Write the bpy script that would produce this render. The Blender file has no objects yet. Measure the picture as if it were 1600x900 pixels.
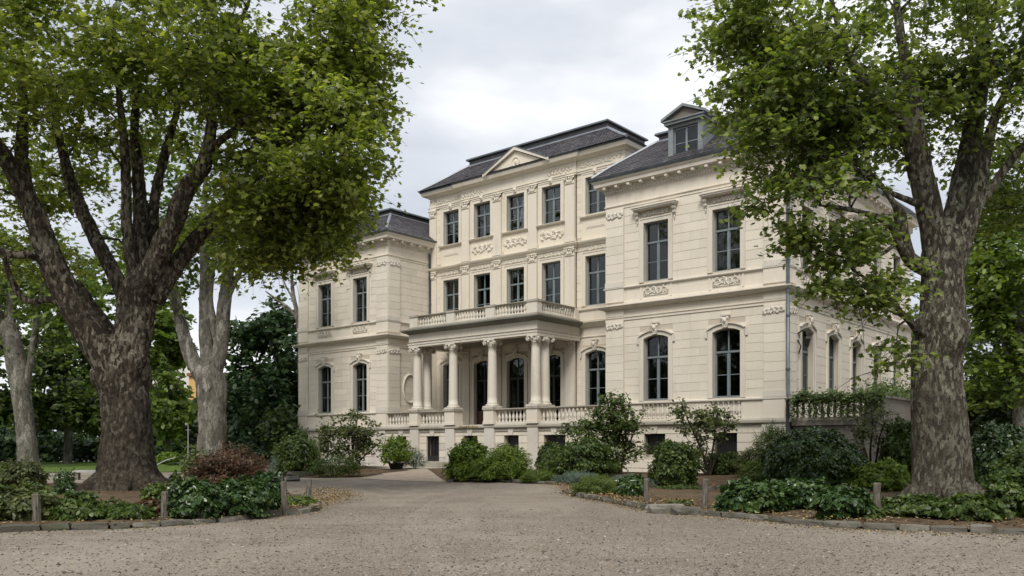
import bpy, math, random
import numpy as np
from mathutils import Vector, Matrix, noise
sc = bpy.context.scene
COL = sc.collection
rad = math.radians
PI = math.pi
rnd = random.Random(7)
RG = np.random.default_rng(11)

# ------------------------------------------------------------ camera, sky, sun, exposure
EYE = 1.5
FPX = 1365.25            # focal length in pixels of a 1600 px wide picture
HOR = 697.5
cam = bpy.data.objects.new('camera', bpy.data.cameras.new('camera'))
COL.objects.link(cam); sc.camera = cam
cam.location = (0, 0, EYE); cam.rotation_euler = (rad(90), 0, 0)
cam.data.sensor_width = 36; cam.data.lens = FPX / 1600 * 36
cam.data.shift_y = (HOR - 450) / 1600
cam.data.clip_start = 0.1; cam.data.clip_end = 3000

SUN_EL, SUN_AZ = 50, 192          # degrees; azimuth clockwise from +Y, so the light comes from behind the camera
w = bpy.data.worlds.new('World'); sc.world = w; w.use_nodes = True
nt = w.node_tree; nt.nodes.clear()
def wn(t, **k):
    n = nt.nodes.new(t)
    for a, b in k.items(): setattr(n, a, b)
    return n
sky = wn('ShaderNodeTexSky', sky_type='NISHITA', sun_disc=False)
sky.sun_elevation = rad(SUN_EL); sky.sun_rotation = rad(SUN_AZ)
b1 = wn('ShaderNodeBackground'); b1.inputs[1].default_value = 0.12
nt.links.new(sky.outputs[0], b1.inputs[0])
tc = wn('ShaderNodeTexCoord')
mp = wn('ShaderNodeMapping'); mp.inputs['Scale'].default_value = (1.0, 1.0, 2.4); mp.inputs['Location'].default_value = (0.35, 0.0, 0.22)
nt.links.new(tc.outputs['Generated'], mp.inputs[0])
n1 = wn('ShaderNodeTexNoise'); n1.inputs['Scale'].default_value = 3.1; n1.inputs['Detail'].default_value = 5; n1.inputs['Roughness'].default_value = 0.48
nt.links.new(mp.outputs[0], n1.inputs[0])
cr = wn('ShaderNodeValToRGB')
cr.color_ramp.elements[0].position = 0.36; cr.color_ramp.elements[0].color = (0.60, 0.645, 0.72, 1)
cr.color_ramp.elements[1].position = 0.64; cr.color_ramp.elements[1].color = (1.06, 1.07, 1.08, 1)
e = cr.color_ramp.elements.new(0.51); e.color = (0.78, 0.81, 0.865, 1)
nt.links.new(n1.outputs[0], cr.inputs[0])
b2 = wn('ShaderNodeBackground'); b2.inputs[1].default_value = 0.95
nt.links.new(cr.outputs[0], b2.inputs[0])
mx = wn('ShaderNodeMixShader'); mx.inputs[0].default_value = 0.93
nt.links.new(b1.outputs[0], mx.inputs[1]); nt.links.new(b2.outputs[0], mx.inputs[2])
out = wn('ShaderNodeOutputWorld'); nt.links.new(mx.outputs[0], out.inputs[0])

sun = bpy.data.objects.new('sun', bpy.data.lights.new('sun', 'SUN'))
COL.objects.link(sun)
sun.data.energy = 2.8; sun.data.angle = rad(22); sun.data.color = (1.0, 0.955, 0.88)
sd = Vector((math.sin(rad(SUN_AZ)) * math.cos(rad(SUN_EL)), math.cos(rad(SUN_AZ)) * math.cos(rad(SUN_EL)), math.sin(rad(SUN_EL))))
sun.rotation_euler = sd.to_track_quat('Z', 'Y').to_euler()
sc.view_settings.view_transform = 'Standard'; sc.view_settings.look = 'None'
sc.view_settings.exposure = 0.18; sc.view_settings.gamma = 1.0

# ------------------------------------------------------------ helpers
def at(px, py, Y):       # world point seen at a pixel of the photograph, at a chosen distance
    return Vector(((px - 800) / FPX * Y, Y, EYE + (HOR - py) * Y / FPX))
def smooth(a, b, x):
    t = min(1, max(0, (x - a) / (b - a))); return t * t * (3 - 2 * t)
A0 = Vector(((1228 - 800) / FPX * 36.0, 36.0, 0)); ROT = -math.atan2(0.64489, 0.76428)   # the mansion's near corner and turn
cR, sR = math.cos(ROT), math.sin(ROT)
def to_local(x, y):
    dx, dy = x - A0.x, y - A0.y
    return dx * cR + dy * sR, -dx * sR + dy * cR
def L2W(lx, ly, z=0.0):
    return Vector((A0.x + lx * cR - ly * sR, A0.y + lx * sR + ly * cR, z))
def gz(x, y):
    lx, ly = to_local(x, y)
    r = smooth(-9, -2.0, ly) * (0.30 if ly < 40 else 0) * smooth(-60, -34, lx) * (1 - smooth(4, 14, lx))
    return r + 0.03 * noise.noise(Vector((x * 0.16, y * 0.16, 0)))
def ground_at(px, py):
    z = 0
    for _ in range(4):
        Y = (EYE - z) * FPX / (py - HOR); x = (px - 800) / FPX * Y; z = gz(x, Y)
    return Vector((x, Y, z))

def tag(o, label=None, cat=None, group=None, kind=None):
    if label: o['label'] = label
    if cat: o['category'] = cat
    if group: o['group'] = group
    if kind: o['kind'] = kind
    return o
def empty(name, loc=(0, 0, 0), rz=0):
    o = bpy.data.objects.new(name, None); COL.objects.link(o)
    o.location = loc; o.rotation_euler = (0, 0, rz); o.empty_display_size = 0.2
    return o
def link(name, me, parent=None, loc=(0, 0, 0), rz=0):
    o = bpy.data.objects.new(name, me); COL.objects.link(o)
    o.parent = parent; o.location = tuple(loc) + (0,) * (3 - len(loc)); o.rotation_euler = (0, 0, rz)
    return o

class MB:
    def __init__(s): s.v = []; s.f = []
    def add(s, vs, fs):
        o = len(s.v); s.v += [tuple(v) for v in vs]; s.f += [tuple(i + o for i in f) for f in fs]; return s
    def box(s, x0, x1, y0, y1, z0, z1):
        x0, x1 = min(x0, x1), max(x0, x1); y0, y1 = min(y0, y1), max(y0, y1)
        return s.add([(x0, y0, z0), (x1, y0, z0), (x1, y1, z0), (x0, y1, z0), (x0, y0, z1), (x1, y0, z1), (x1, y1, z1), (x0, y1, z1)],
                     [(0, 3, 2, 1), (4, 5, 6, 7), (0, 1, 5, 4), (1, 2, 6, 5), (2, 3, 7, 6), (3, 0, 4, 7)])
    def lathe(s, prof, cx=0, cy=0, seg=12, z0=0, cap=True):
        n = len(prof); vs = []
        for r, z in prof:
            for k in range(seg):
                a = 2 * PI * k / seg; vs.append((cx + r * math.cos(a), cy + r * math.sin(a), z0 + z))
        fs = [(i * seg + k, i * seg + (k + 1) % seg, (i + 1) * seg + (k + 1) % seg, (i + 1) * seg + k) for i in range(n - 1) for k in range(seg)]
        if cap: fs += [tuple(range(seg - 1, -1, -1)), tuple((n - 1) * seg + k for k in range(seg))]
        return s.add(vs, fs)
    def prism(s, poly, y0, y1):       # poly in (x,z), pushed through y
        n = len(poly)
        vs = [(x, y0, z) for x, z in poly] + [(x, y1, z) for x, z in poly]
        fs = [tuple(range(n)), tuple(range(2 * n - 1, n - 1, -1))] + [(i, i + n, (i + 1) % n + n, (i + 1) % n) for i in range(n)]
        return s.add(vs, fs)
    def tube(s, pts, rads, seg=8, cap=True):
        pts = [Vector(p) for p in pts]; n = len(pts)
        if not hasattr(rads, '__len__'): rads = [rads] * n
        vs = []; up = None
        for i, p in enumerate(pts):
            d = (pts[min(i + 1, n - 1)] - pts[max(i - 1, 0)]).normalized()
            if up is None: up = Vector((0, 0, 1)) if abs(d.z) < 0.9 else Vector((1, 0, 0))
            a = d.cross(up)
            if a.length < 1e-4: a = d.orthogonal()
            a.normalize(); b = a.cross(d).normalized(); up = b
            for k in range(seg):
                t = 2 * PI * k / seg; vs.append(p + (a * math.cos(t) + b * math.sin(t)) * rads[i])
        fs = [(i * seg + k, i * seg + (k + 1) % seg, (i + 1) * seg + (k + 1) % seg, (i + 1) * seg + k) for i in range(n - 1) for k in range(seg)]
        if cap: fs += [tuple(range(seg)), tuple((n - 1) * seg + k for k in range(seg - 1, -1, -1))]
        return s.add(vs, fs)
    def ball(s, c, r, seg=8, rings=5, sc_=(1, 1, 1)):
        vs = []; 
        for i in range(rings + 1):
            t = PI * i / rings
            for k in range(seg):
                a = 2 * PI * k / seg
                vs.append((c[0] + r * sc_[0] * math.sin(t) * math.cos(a), c[1] + r * sc_[1] * math.sin(t) * math.sin(a), c[2] + r * sc_[2] * math.cos(t)))
        return s.add(vs, [(i * seg + k, (i + 1) * seg + k, (i + 1) * seg + (k + 1) % seg, i * seg + (k + 1) % seg) for i in range(rings) for k in range(seg)])
    def sweep(s, prof, path, closed_prof=True):      # prof: (out,z); path: (x,y) with the outside on its right hand
        n = len(path); m = len(prof); vs = []
        for i in range(n):
            p = Vector(path[i]).to_2d() if False else Vector((path[i][0], path[i][1]))
            if i > 0: d0 = (p - Vector(path[i - 1])).normalized()
            if i < n - 1: d1 = (Vector(path[i + 1]) - p).normalized()
            if i == 0: d0 = d1
            if i == n - 1: d1 = d0
            r0 = Vector((d0.y, -d0.x)); r1 = Vector((d1.y, -d1.x))
            mt = r0 + r1; mt = mt / max(0.2, mt.dot(r0)) if mt.length > 1e-5 else r0
            for o, z in prof: vs.append((p.x + mt.x * o, p.y + mt.y * o, z))
        fs = []
        for i in range(n - 1):
            for k in range(m if closed_prof else m - 1):
                k2 = (k + 1) % m; fs.append((i * m + k, (i + 1) * m + k, (i + 1) * m + k2, i * m + k2))
        if closed_prof: fs += [tuple(range(m)), tuple((n - 1) * m + k for k in range(m - 1, -1, -1))]
        return s.add(vs, fs)
    def mesh(s, name, mat, smooth_=False):
        me = bpy.data.meshes.new(name); me.from_pydata(s.v, [], s.f)
        if mat: me.materials.append(mat)
        if smooth_: me.polygons.foreach_set('use_smooth', [True] * len(me.polygons))
        me.update(); return me
    def build(s, name, mat, parent=None, loc=(0, 0, 0), rz=0, smooth_=False):
        return link(name, s.mesh(name, mat, smooth_), parent, loc, rz)

def np_mesh(name, V, Fc, mat, smooth_=False):
    me = bpy.data.meshes.new(name)
    V = np.ascontiguousarray(V, dtype=np.float32); Fc = np.ascontiguousarray(Fc, dtype=np.int32)
    k = Fc.shape[1]
    me.vertices.add(len(V)); me.vertices.foreach_set('co', V.ravel())
    me.loops.add(Fc.size); me.loops.foreach_set('vertex_index', Fc.ravel())
    me.polygons.add(len(Fc)); me.polygons.foreach_set('loop_start', np.arange(0, Fc.size, k, dtype=np.int32))
    try: me.polygons.foreach_set('loop_total', np.full(len(Fc), k, dtype=np.int32))
    except Exception: pass
    if mat: me.materials.append(mat)
    me.update(calc_edges=True)
    if smooth_: me.polygons.foreach_set('use_smooth', np.ones(len(Fc), dtype=bool))
    return me

# ------------------------------------------------------------ materials
class NM:
    def __init__(s, name, rough=0.8, spec=0.3, metal=0.0):
        s.m = bpy.data.materials.new(name); s.m.use_nodes = True
        s.t = s.m.node_tree; s.p = s.t.nodes['Principled BSDF']; s.out = s.t.nodes['Material Output']
        s.p.inputs['Roughness'].default_value = rough; s.p.inputs['Specular IOR Level'].default_value = spec; s.p.inputs['Metallic'].default_value = metal
    def n(s, t, **k):
        x = s.t.nodes.new(t)
        for a, b in k.items():
            if a in x.inputs.keys(): x.inputs[a].default_value = b
            else: setattr(x, a, b)
        return x
    def l(s, a, b): s.t.links.new(a, b)
    def pos(s, obj=False, scale=(1, 1, 1)):
        if obj: c = s.n('ShaderNodeTexCoord').outputs['Object']
        else: c = s.n('ShaderNodeNewGeometry').outputs['Position']
        if scale == (1, 1, 1): return c
        m = s.n('ShaderNodeVectorMath', operation='MULTIPLY'); s.l(c, m.inputs[0]); m.inputs[1].default_value = scale; return m.outputs[0]
    def noise(s, scale, detail=4, rough=0.55, vec=None, dist=0.0):
        x = s.n('ShaderNodeTexNoise'); x.inputs['Scale'].default_value = scale; x.inputs['Detail'].default_value = detail; x.inputs['Roughness'].default_value = rough; x.inputs['Distortion'].default_value = dist
        s.l(vec if vec is not None else s.pos(), x.inputs['Vector']); return x.outputs[0]
    def vor(s, scale, vec=None, feature='F1', out='Distance', rnd_=1.0):
        x = s.n('ShaderNodeTexVoronoi', feature=feature); x.inputs['Scale'].default_value = scale; x.inputs['Randomness'].default_value = rnd_
        s.l(vec if vec is not None else s.pos(), x.inputs['Vector']); return x.outputs[out]
    def ramp(s, fac, stops, interp='LINEAR'):
        x = s.n('ShaderNodeValToRGB'); r = x.color_ramp; r.interpolation = interp
        while len(r.elements) < len(stops): r.elements.new(0.5)
        for e_, (p, c) in zip(r.elements, stops):
            e_.position = p; e_.color = (c[0], c[1], c[2], 1) if hasattr(c, '__len__') else (c, c, c, 1)
        s.l(fac, x.inputs[0]); return x.outputs[0]
    def mix(s, fac, a, b, mode='MIX'):
        x = s.n('ShaderNodeMix', data_type='RGBA', blend_type=mode)
        for sock, v in ((x.inputs[0], fac), (x.inputs[6], a), (x.inputs[7], b)):
            if hasattr(v, 'default_value'): s.l(v, sock)
            else: sock.default_value = v if not hasattr(v, '__len__') else (v[0], v[1], v[2], 1)
        return x.outputs[2]
    def bump(s, h, strength=0.5, dist=0.02, normal=None):
        x = s.n('ShaderNodeBump'); x.inputs['Strength'].default_value = strength; x.inputs['Distance'].default_value = dist
        s.l(h, x.inputs['Height'])
        if normal is not None: s.l(normal, x.inputs['Normal'])
        s.l(x.outputs[0], s.p.inputs['Normal']); return x.outputs[0]
    def color(s, c):
        if hasattr(c, 'default_value'): s.l(c, s.p.inputs['Base Color'])
        else: s.p.inputs['Base Color'].default_value = (c[0], c[1], c[2], 1)
        return s
    def island(s): return s.n('ShaderNodeNewGeometry').outputs['Random Per Island']
    def objrand(s): return s.n('ShaderNodeObjectInfo').outputs['Random']
    def math(s, op, a, b=0.0):
        x = s.n('ShaderNodeMath', operation=op)
        for i, v in enumerate((a, b)):
            if hasattr(v, 'default_value'): s.l(v, x.inputs[i])
            else: x.inputs[i].default_value = v
        return x.outputs[0]

def stone_mat(name, base, dirt=0.35, var=0.06, vary='island', dark=(0.13, 0.12, 0.10), stain_lo=0.52):
    m = NM(name, 0.85, 0.25)
    lo = tuple(c * (1 - var * 1.6) for c in base); hi = tuple(min(1, c * (1 + var)) for c in base)
    r = m.island() if vary == 'island' else m.objrand()
    c = m.ramp(r, [(0, lo), (0.5, base), (1, hi)])
    st = m.noise(0.55, 5, 0.6, m.pos(scale=(1, 1, 0.45)))
    c = m.mix(m.math('MULTIPLY', m.ramp(st, [(stain_lo, 0), (0.8, 1)]), dirt), c, (base[0] * 0.52, base[1] * 0.48, base[2] * 0.42))
    run = m.noise(2.6, 4, 0.65, m.pos(scale=(1, 1, 0.12)))     # rain streaks running down
    c = m.mix(m.math('MULTIPLY', m.ramp(run, [(0.56, 0), (0.75, 1)]), dirt * 0.55), c, dark)
    fine = m.noise(28, 3, 0.6)
    c = m.mix(0.16, c, m.ramp(fine, [(0.3, 0.25), (0.7, 0.85)]), 'OVERLAY')
    m.color(c); m.bump(m.noise(40, 3, 0.6), 0.25, 0.01)
    return m.m
M = {}
CREAM = (0.675, 0.615, 0.52)
M['stone'] = stone_mat('cream_stone', CREAM, 0.30, 0.055)
M['stone_obj'] = stone_mat('cream_stone_block', CREAM, 0.26, 0.038, 'obj')
M['stone_c'] = stone_mat('warm_cream_stone', (0.685, 0.615, 0.50), 0.24, 0.04)
M['trim'] = stone_mat('trim_stone', (0.62, 0.575, 0.50), 0.42, 0.03)
M['trim_c'] = stone_mat('warm_trim_stone', (0.655, 0.597, 0.50), 0.30, 0.03)
M['ledge'] = stone_mat('weathered_ledge_stone', (0.40, 0.375, 0.32), 0.75, 0.05, stain_lo=0.40)
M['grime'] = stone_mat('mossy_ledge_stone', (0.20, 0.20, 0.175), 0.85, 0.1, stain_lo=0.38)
M['joint'] = stone_mat('joint_mortar', (0.50, 0.445, 0.365), 0.3, 0.02)
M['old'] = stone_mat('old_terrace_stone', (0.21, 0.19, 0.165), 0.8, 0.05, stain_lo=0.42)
M['base'] = stone_mat('basement_stone', (0.58, 0.54, 0.48), 0.45, 0.06)

m = NM('slate', 0.55, 0.5)
c = m.ramp(m.island(), [(0, (0.026, 0.023, 0.030)), (0.45, (0.046, 0.041, 0.050)), (0.8, (0.066, 0.059, 0.068)), (1, (0.11, 0.098, 0.095))])
m.color(m.mix(m.math('MULTIPLY', m.ramp(m.noise(0.8, 5), [(0.45, 0), (0.75, 1)]), 0.5), c, (0.10, 0.095, 0.085))); m.bump(m.noise(25, 3), 0.3, 0.01)
M['slate'] = m.m
m = NM('zinc', 0.42, 0.5, 0.35)
m.color(m.ramp(m.noise(1.5, 5), [(0.3, (0.075, 0.088, 0.098)), (0.7, (0.14, 0.16, 0.172))])); M['zinc'] = m.m
m = NM('light_zinc', 0.45, 0.5, 0.3)
m.color(m.ramp(m.noise(1.5, 5), [(0.3, (0.20, 0.215, 0.24)), (0.7, (0.29, 0.31, 0.34))])); M['zinc_l'] = m.m
m = NM('grey_dormer_paint', 0.55, 0.35); m.color(m.ramp(m.noise(2, 4), [(0.3, (0.15, 0.165, 0.175)), (0.7, (0.23, 0.25, 0.26))])); M['dorm'] = m.m
m = NM('dark_zinc', 0.5, 0.4, 0.1)
m.color(m.ramp(m.noise(2.5, 5), [(0.3, (0.045, 0.045, 0.05)), (0.7, (0.09, 0.088, 0.095))])); M['zinc_d'] = m.m
m = NM('grey_paint', 0.5, 0.4)
m.color(m.ramp(m.noise(2.0, 4), [(0.3, (0.135, 0.165, 0.175)), (0.7, (0.20, 0.235, 0.245))])); m.bump(m.noise(60, 2), 0.1, 0.005); M['frame'] = m.m
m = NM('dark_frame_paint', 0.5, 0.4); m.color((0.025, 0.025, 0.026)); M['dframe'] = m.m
m = NM('brown_door_wood', 0.4, 0.4); m.color(m.ramp(m.noise(12, 3, 0.5, m.pos(scale=(1, 1, 0.1))), [(0.3, (0.05, 0.022, 0.014)), (0.7, (0.10, 0.045, 0.028))])); M['door'] = m.m
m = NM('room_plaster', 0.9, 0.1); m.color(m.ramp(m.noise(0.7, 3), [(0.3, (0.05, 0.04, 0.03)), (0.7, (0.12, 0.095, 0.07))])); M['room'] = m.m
def curtain_mat(name, a, b):
    m = NM(name, 0.9, 0.1); x = m.n('ShaderNodeTexWave', bands_direction='X'); x.inputs['Scale'].default_value = 5; x.inputs['Distortion'].default_value = 1.5; x.inputs['Detail Scale'].default_value = 0.3
    m.l(m.pos(True), x.inputs[0]); m.color(m.ramp(x.outputs[1], [(0, a), (1, b)])); return m.m
M['net'] = curtain_mat('net_curtain', (0.22, 0.22, 0.19), (0.40, 0.40, 0.35))
M['drape'] = curtain_mat('brown_drape', (0.20, 0.15, 0.10), (0.36, 0.28, 0.20))
M['blind'] = curtain_mat('brown_blind', (0.32, 0.245, 0.185), (0.38, 0.30, 0.235))
m = NM('window_glass', 0.03, 0.5)
tr = m.n('ShaderNodeBsdfTransparent'); tr.inputs[0].default_value = (0.5, 0.52, 0.5, 1)
gl = m.n('ShaderNodeBsdfGlossy'); gl.inputs[0].default_value = (0.9, 0.93, 0.96, 1); gl.inputs[1].default_value = 0.02
bp = m.n('ShaderNodeBump'); bp.inputs['Strength'].default_value = 0.12; bp.inputs['Distance'].default_value = 0.02
m.l(m.noise(1.6, 2), bp.inputs['Height']); m.l(bp.outputs[0], gl.inputs['Normal'])
fr = m.n('ShaderNodeFresnel'); fr.inputs[0].default_value = 1.5
fc = m.math('MULTIPLY', fr.outputs[0], 0.95)
ms = m.n('ShaderNodeMixShader'); m.l(fc, ms.inputs[0]); m.l(tr.outputs[0], ms.inputs[1]); m.l(gl.outputs[0], ms.inputs[2]); m.l(ms.outputs[0], m.out.inputs[0])
M['glass'] = m.m
m = NM('black_iron', 0.5, 0.5, 0.3); m.color((0.018, 0.018, 0.018)); M['iron'] = m.m
m = NM('white_paint', 0.5, 0.4); m.color(m.ramp(m.noise(3, 3), [(0.3, 0.30), (0.7, 0.45)])); M['white'] = m.m
m = NM('weathered_post_wood', 0.9, 0.15)
v = m.noise(9, 5, 0.65, m.pos(True, (3, 3, 0.35)))
m.color(m.ramp(v, [(0.3, (0.05, 0.042, 0.034)), (0.5, (0.13, 0.115, 0.095)), (0.72, (0.24, 0.22, 0.19))])); m.bump(v, 0.6, 0.02); M['post'] = m.m

m = NM('gravel', 0.95, 0.15)
g1 = m.vor(55, out='Color'); g1d = m.vor(55); g2 = m.noise(0.22, 5, 0.6); g3 = m.noise(9, 5, 0.75, m.pos(scale=(1, 0.7, 1)))
bw = m.n('ShaderNodeRGBToBW'); m.l(g1, bw.inputs[0])
c = m.ramp(bw.outputs[0], [(0.1, (0.062, 0.050, 0.039)), (0.35, (0.162, 0.136, 0.109)), (0.7, (0.252, 0.217, 0.177)), (0.95, (0.43, 0.38, 0.32))])
c = m.mix(m.math('MULTIPLY', m.ramp(g3, [(0.45, 0), (0.62, 1)]), 0.45), c, (0.165, 0.128, 0.092))
wt = m.noise(0.28, 3, 0.5, m.pos(scale=(1.0, 0.32, 1)), 1.2)     # worn, paler wheel bands
c = m.mix(m.math('MULTIPLY', m.ramp(wt, [(0.47, 0), (0.53, 1), (0.60, 0)]), 0.40), c, (0.31, 0.27, 0.222))
c = m.mix(m.math('MULTIPLY', m.ramp(g2, [(0.42, 0), (0.7, 1)]), 0.35), c, (0.36, 0.32, 0.27))
tr_ = m.noise(0.9, 4, 0.6, m.pos(scale=(0.22, 1.5, 1)), 0.6)
c = m.mix(m.math('MULTIPLY', m.ramp(tr_, [(0.5, 0), (0.68, 1)]), 0.22), c, (0.11, 0.088, 0.064))
m.color(c); b_ = m.bump(g3, 0.4, 0.03)
b2_ = m.n('ShaderNodeBump'); b2_.inputs['Strength'].default_value = 0.4; b2_.inputs['Distance'].default_value = 0.012; b2_.invert = True
m.l(g1d, b2_.inputs['Height']); m.l(b_, b2_.inputs['Normal']); m.l(b2_.outputs[0], m.p.inputs['Normal']); M['gravel'] = m.m
m = NM('sandy_path', 0.95, 0.1); m.color(m.mix(m.ramp(m.noise(3, 5, 0.7), [(0.4, 0), (0.65, 0.6)]), (0.40, 0.33, 0.265), (0.26, 0.21, 0.16))); m.bump(m.noise(20, 5, 0.7), 0.5, 0.02); M['sand'] = m.m
m = NM('soil', 0.95, 0.1)
c = m.ramp(m.noise(6, 6, 0.7), [(0.3, (0.045, 0.030, 0.018)), (0.5, (0.105, 0.072, 0.045)), (0.72, (0.20, 0.15, 0.10))])
m.color(m.mix(m.ramp(m.noise(0.7, 4), [(0.45, 0), (0.7, 0.6)]), c, (0.17, 0.125, 0.08))); m.bump(m.noise(14, 6, 0.7), 0.8, 0.06); M['soil'] = m.m
m = NM('lawn', 0.9, 0.15); m.color(m.ramp(m.noise(3, 6, 0.7), [(0.3, (0.055, 0.095, 0.02)), (0.7, (0.12, 0.175, 0.035))])); m.bump(m.noise(30, 4), 0.7, 0.05); M['lawn'] = m.m
m = NM('kerb_rock', 0.9, 0.2)
c = m.ramp(m.objrand(), [(0, (0.085, 0.078, 0.065)), (0.6, (0.15, 0.138, 0.118)), (1, (0.25, 0.23, 0.20))])
m.color(m.mix(m.ramp(m.noise(3, 5), [(0.45, 0), (0.65, 0.65)]), c, (0.075, 0.082, 0.045))); m.bump(m.noise(12, 5, 0.65), 0.7, 0.04); M['rock'] = m.m

def bark_mat(name, cols, scale=1.6, patch=True, rough=1.0):
    m = NM(name, 0.92, 0.12)
    p = m.pos(scale=(1, 1, 0.42))
    wv = m.n('ShaderNodeTexNoise'); wv.inputs['Scale'].default_value = 3.0 * scale; wv.inputs['Detail'].default_value = 5; wv.inputs['Roughness'].default_value = 0.65; m.l(p, wv.inputs[0])
    ad = m.n('ShaderNodeVectorMath', operation='MULTIPLY_ADD'); m.l(wv.outputs['Color'], ad.inputs[0]); ad.inputs[1].default_value = (0.35 / scale,) * 3; m.l(p, ad.inputs[2])
    vc = m.vor(4.2 * scale, ad.outputs[0], out='Color'); bw = m.n('ShaderNodeRGBToBW'); m.l(vc, bw.inputs[0])
    big = m.noise(0.9, 3, 0.5); v = m.math('ADD', bw.outputs[0], m.math('MULTIPLY', m.math('SUBTRACT', big, 0.5), 0.7))
    c1 = m.ramp(v, [(0.0, cols[0]), (0.38, cols[0]), (0.41, cols[1]), (0.58, cols[1]), (0.61, cols[2]), (0.72, cols[2]), (0.75, cols[3])])
    f = m.noise(11 * scale, 7, 0.75, p); g = m.noise(4.5 * scale, 6, 0.7, p, 0.8)
    c = m.mix(0.85, c1, m.ramp(f, [(0.3, 0.08), (0.7, 0.9)]), 'OVERLAY')
    z = m.n('ShaderNodeSeparateXYZ'); m.l(m.pos(), z.inputs[0])
    low = m.math('ADD', m.math('MULTIPLY', z.outputs[2], -0.13), m.noise(1.6, 5, 0.65))     # the old rough bark low on the bole
    low = m.ramp(low, [(0.0, 0), (0.22, 1)])
    c = m.mix(m.math('MULTIPLY', low, 0.75 * rough if patch else 0.2), c, m.ramp(g, [(0.32, tuple(x * 0.40 for x in cols[0])), (0.5, tuple(x * 1.0 for x in cols[0])), (0.7, tuple(x * 1.1 for x in cols[1]))]))
    c = m.mix(m.ramp(g, [(0.34, 0.7), (0.43, 0)]), c, tuple(x * 0.3 for x in cols[0]))
    m.color(c)
    h = m.math('ADD', m.math('MULTIPLY', bw.outputs[0], 0.45), m.math('MULTIPLY', f, 0.7)); h = m.math('ADD', h, m.math('MULTIPLY', g, 1.3))
    m.bump(h, 1.0, 0.09); return m.m
M['bark_l'] = bark_mat('dark_plane_bark', [(0.062, 0.050, 0.039), (0.115, 0.096, 0.074), (0.195, 0.170, 0.130), (0.32, 0.29, 0.225)], 3.4)
M['bark_r'] = bark_mat('mottled_plane_bark', [(0.085, 0.072, 0.056), (0.145, 0.128, 0.100), (0.21, 0.198, 0.150), (0.34, 0.33, 0.255)], 3.9, True, 0.6)
M['bark_g'] = bark_mat('grey_plane_bark', [(0.13, 0.12, 0.10), (0.18, 0.165, 0.14), (0.22, 0.205, 0.175), (0.28, 0.265, 0.23)], 0.9, False)
M['bark_s'] = bark_mat('shrub_bark', [(0.05, 0.04, 0.03), (0.07, 0.055, 0.04), (0.09, 0.075, 0.055), (0.12, 0.1, 0.08)], 4, False)

def leaf_mat(name, cols, trans=0.35, rough=0.45, spec=0.4, patch=0.35):
    m = NM(name, rough, spec)
    r = m.island()
    big = m.noise(patch, 3, 0.5)
    f = m.math('ADD', m.math('MULTIPLY', r, 0.55), m.math('MULTIPLY', big, 0.55))
    n = len(cols); c = m.ramp(f, [(0.12 + 0.78 * i / (n - 1), cols[i]) for i in range(n)])
    m.color(c)
    t = m.n('ShaderNodeBsdfTranslucent'); m.l(m.mix(1.0, c, (1.75, 1.9, 0.75), 'MULTIPLY'), t.inputs[0])
    ms = m.n('ShaderNodeMixShader'); ms.inputs[0].default_value = trans
    m.l(m.p.outputs[0], ms.inputs[1]); m.l(t.outputs[0], ms.inputs[2]); m.l(ms.outputs[0], m.out.inputs[0])
    return m.m
M['lf_l'] = leaf_mat('plane_leaves_bright', [(0.046, 0.068, 0.016), (0.110, 0.148, 0.028), (0.205, 0.245, 0.048), (0.36, 0.37, 0.10)], 0.46, 0.42, 0.45)
M['lf_r'] = leaf_mat('plane_leaves_green', [(0.040, 0.064, 0.018), (0.088, 0.128, 0.030), (0.155, 0.200, 0.046), (0.29, 0.32, 0.09)], 0.44, 0.42, 0.45)
M['lf_bg'] = leaf_mat('far_tree_leaves', [(0.034, 0.062, 0.014), (0.068, 0.112, 0.020), (0.115, 0.165, 0.030), (0.20, 0.245, 0.05)], 0.40)
M['lf_dk'] = leaf_mat('dark_evergreen_leaves', [(0.014, 0.032, 0.014), (0.026, 0.055, 0.022), (0.042, 0.080, 0.028), (0.075, 0.12, 0.035)], 0.2)
M['lf_gl'] = leaf_mat('glossy_laurel_leaves', [(0.016, 0.036, 0.012), (0.030, 0.064, 0.018), (0.052, 0.098, 0.026), (0.11, 0.155, 0.04)], 0.15, 0.28, 0.5, 1.5)
M['lf_mid'] = leaf_mat('shrub_leaves', [(0.020, 0.038, 0.010), (0.042, 0.072, 0.016), (0.072, 0.112, 0.024), (0.14, 0.18, 0.042)], 0.28, patch=1.0)
M['lf_ol'] = leaf_mat('olive_shrub_leaves', [(0.035, 0.045, 0.018), (0.065, 0.085, 0.028), (0.10, 0.125, 0.04), (0.17, 0.17, 0.07)], 0.3, patch=1.0)
M['lf_br'] = leaf_mat('bright_shrub_leaves', [(0.040, 0.075, 0.012), (0.082, 0.140, 0.018), (0.14, 0.205, 0.028), (0.25, 0.30, 0.05)], 0.36, patch=1.0)
M['lf_bl'] = leaf_mat('blue_juniper_needles', [(0.040, 0.066, 0.050), (0.075, 0.115, 0.085), (0.115, 0.160, 0.125), (0.19, 0.235, 0.20)], 0.15, patch=1.5)
M['lf_rd'] = leaf_mat('red_brown_leaves', [(0.030, 0.022, 0.012), (0.062, 0.036, 0.020), (0.105, 0.048, 0.028), (0.09, 0.085, 0.035)], 0.25, patch=1.5)
M['lf_vg'] = leaf_mat('grass_blades', [(0.045, 0.080, 0.014), (0.09, 0.135, 0.022), (0.15, 0.19, 0.035)], 0.3, patch=1.0)
m = NM('fallen_leaves', 0.8, 0.2); m.color(m.ramp(m.island(), [(0, (0.09, 0.055, 0.028)), (0.5, (0.19, 0.125, 0.06)), (0.85, (0.31, 0.22, 0.11)), (1, (0.36, 0.31, 0.09))])); M['fallen'] = m.m
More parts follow.
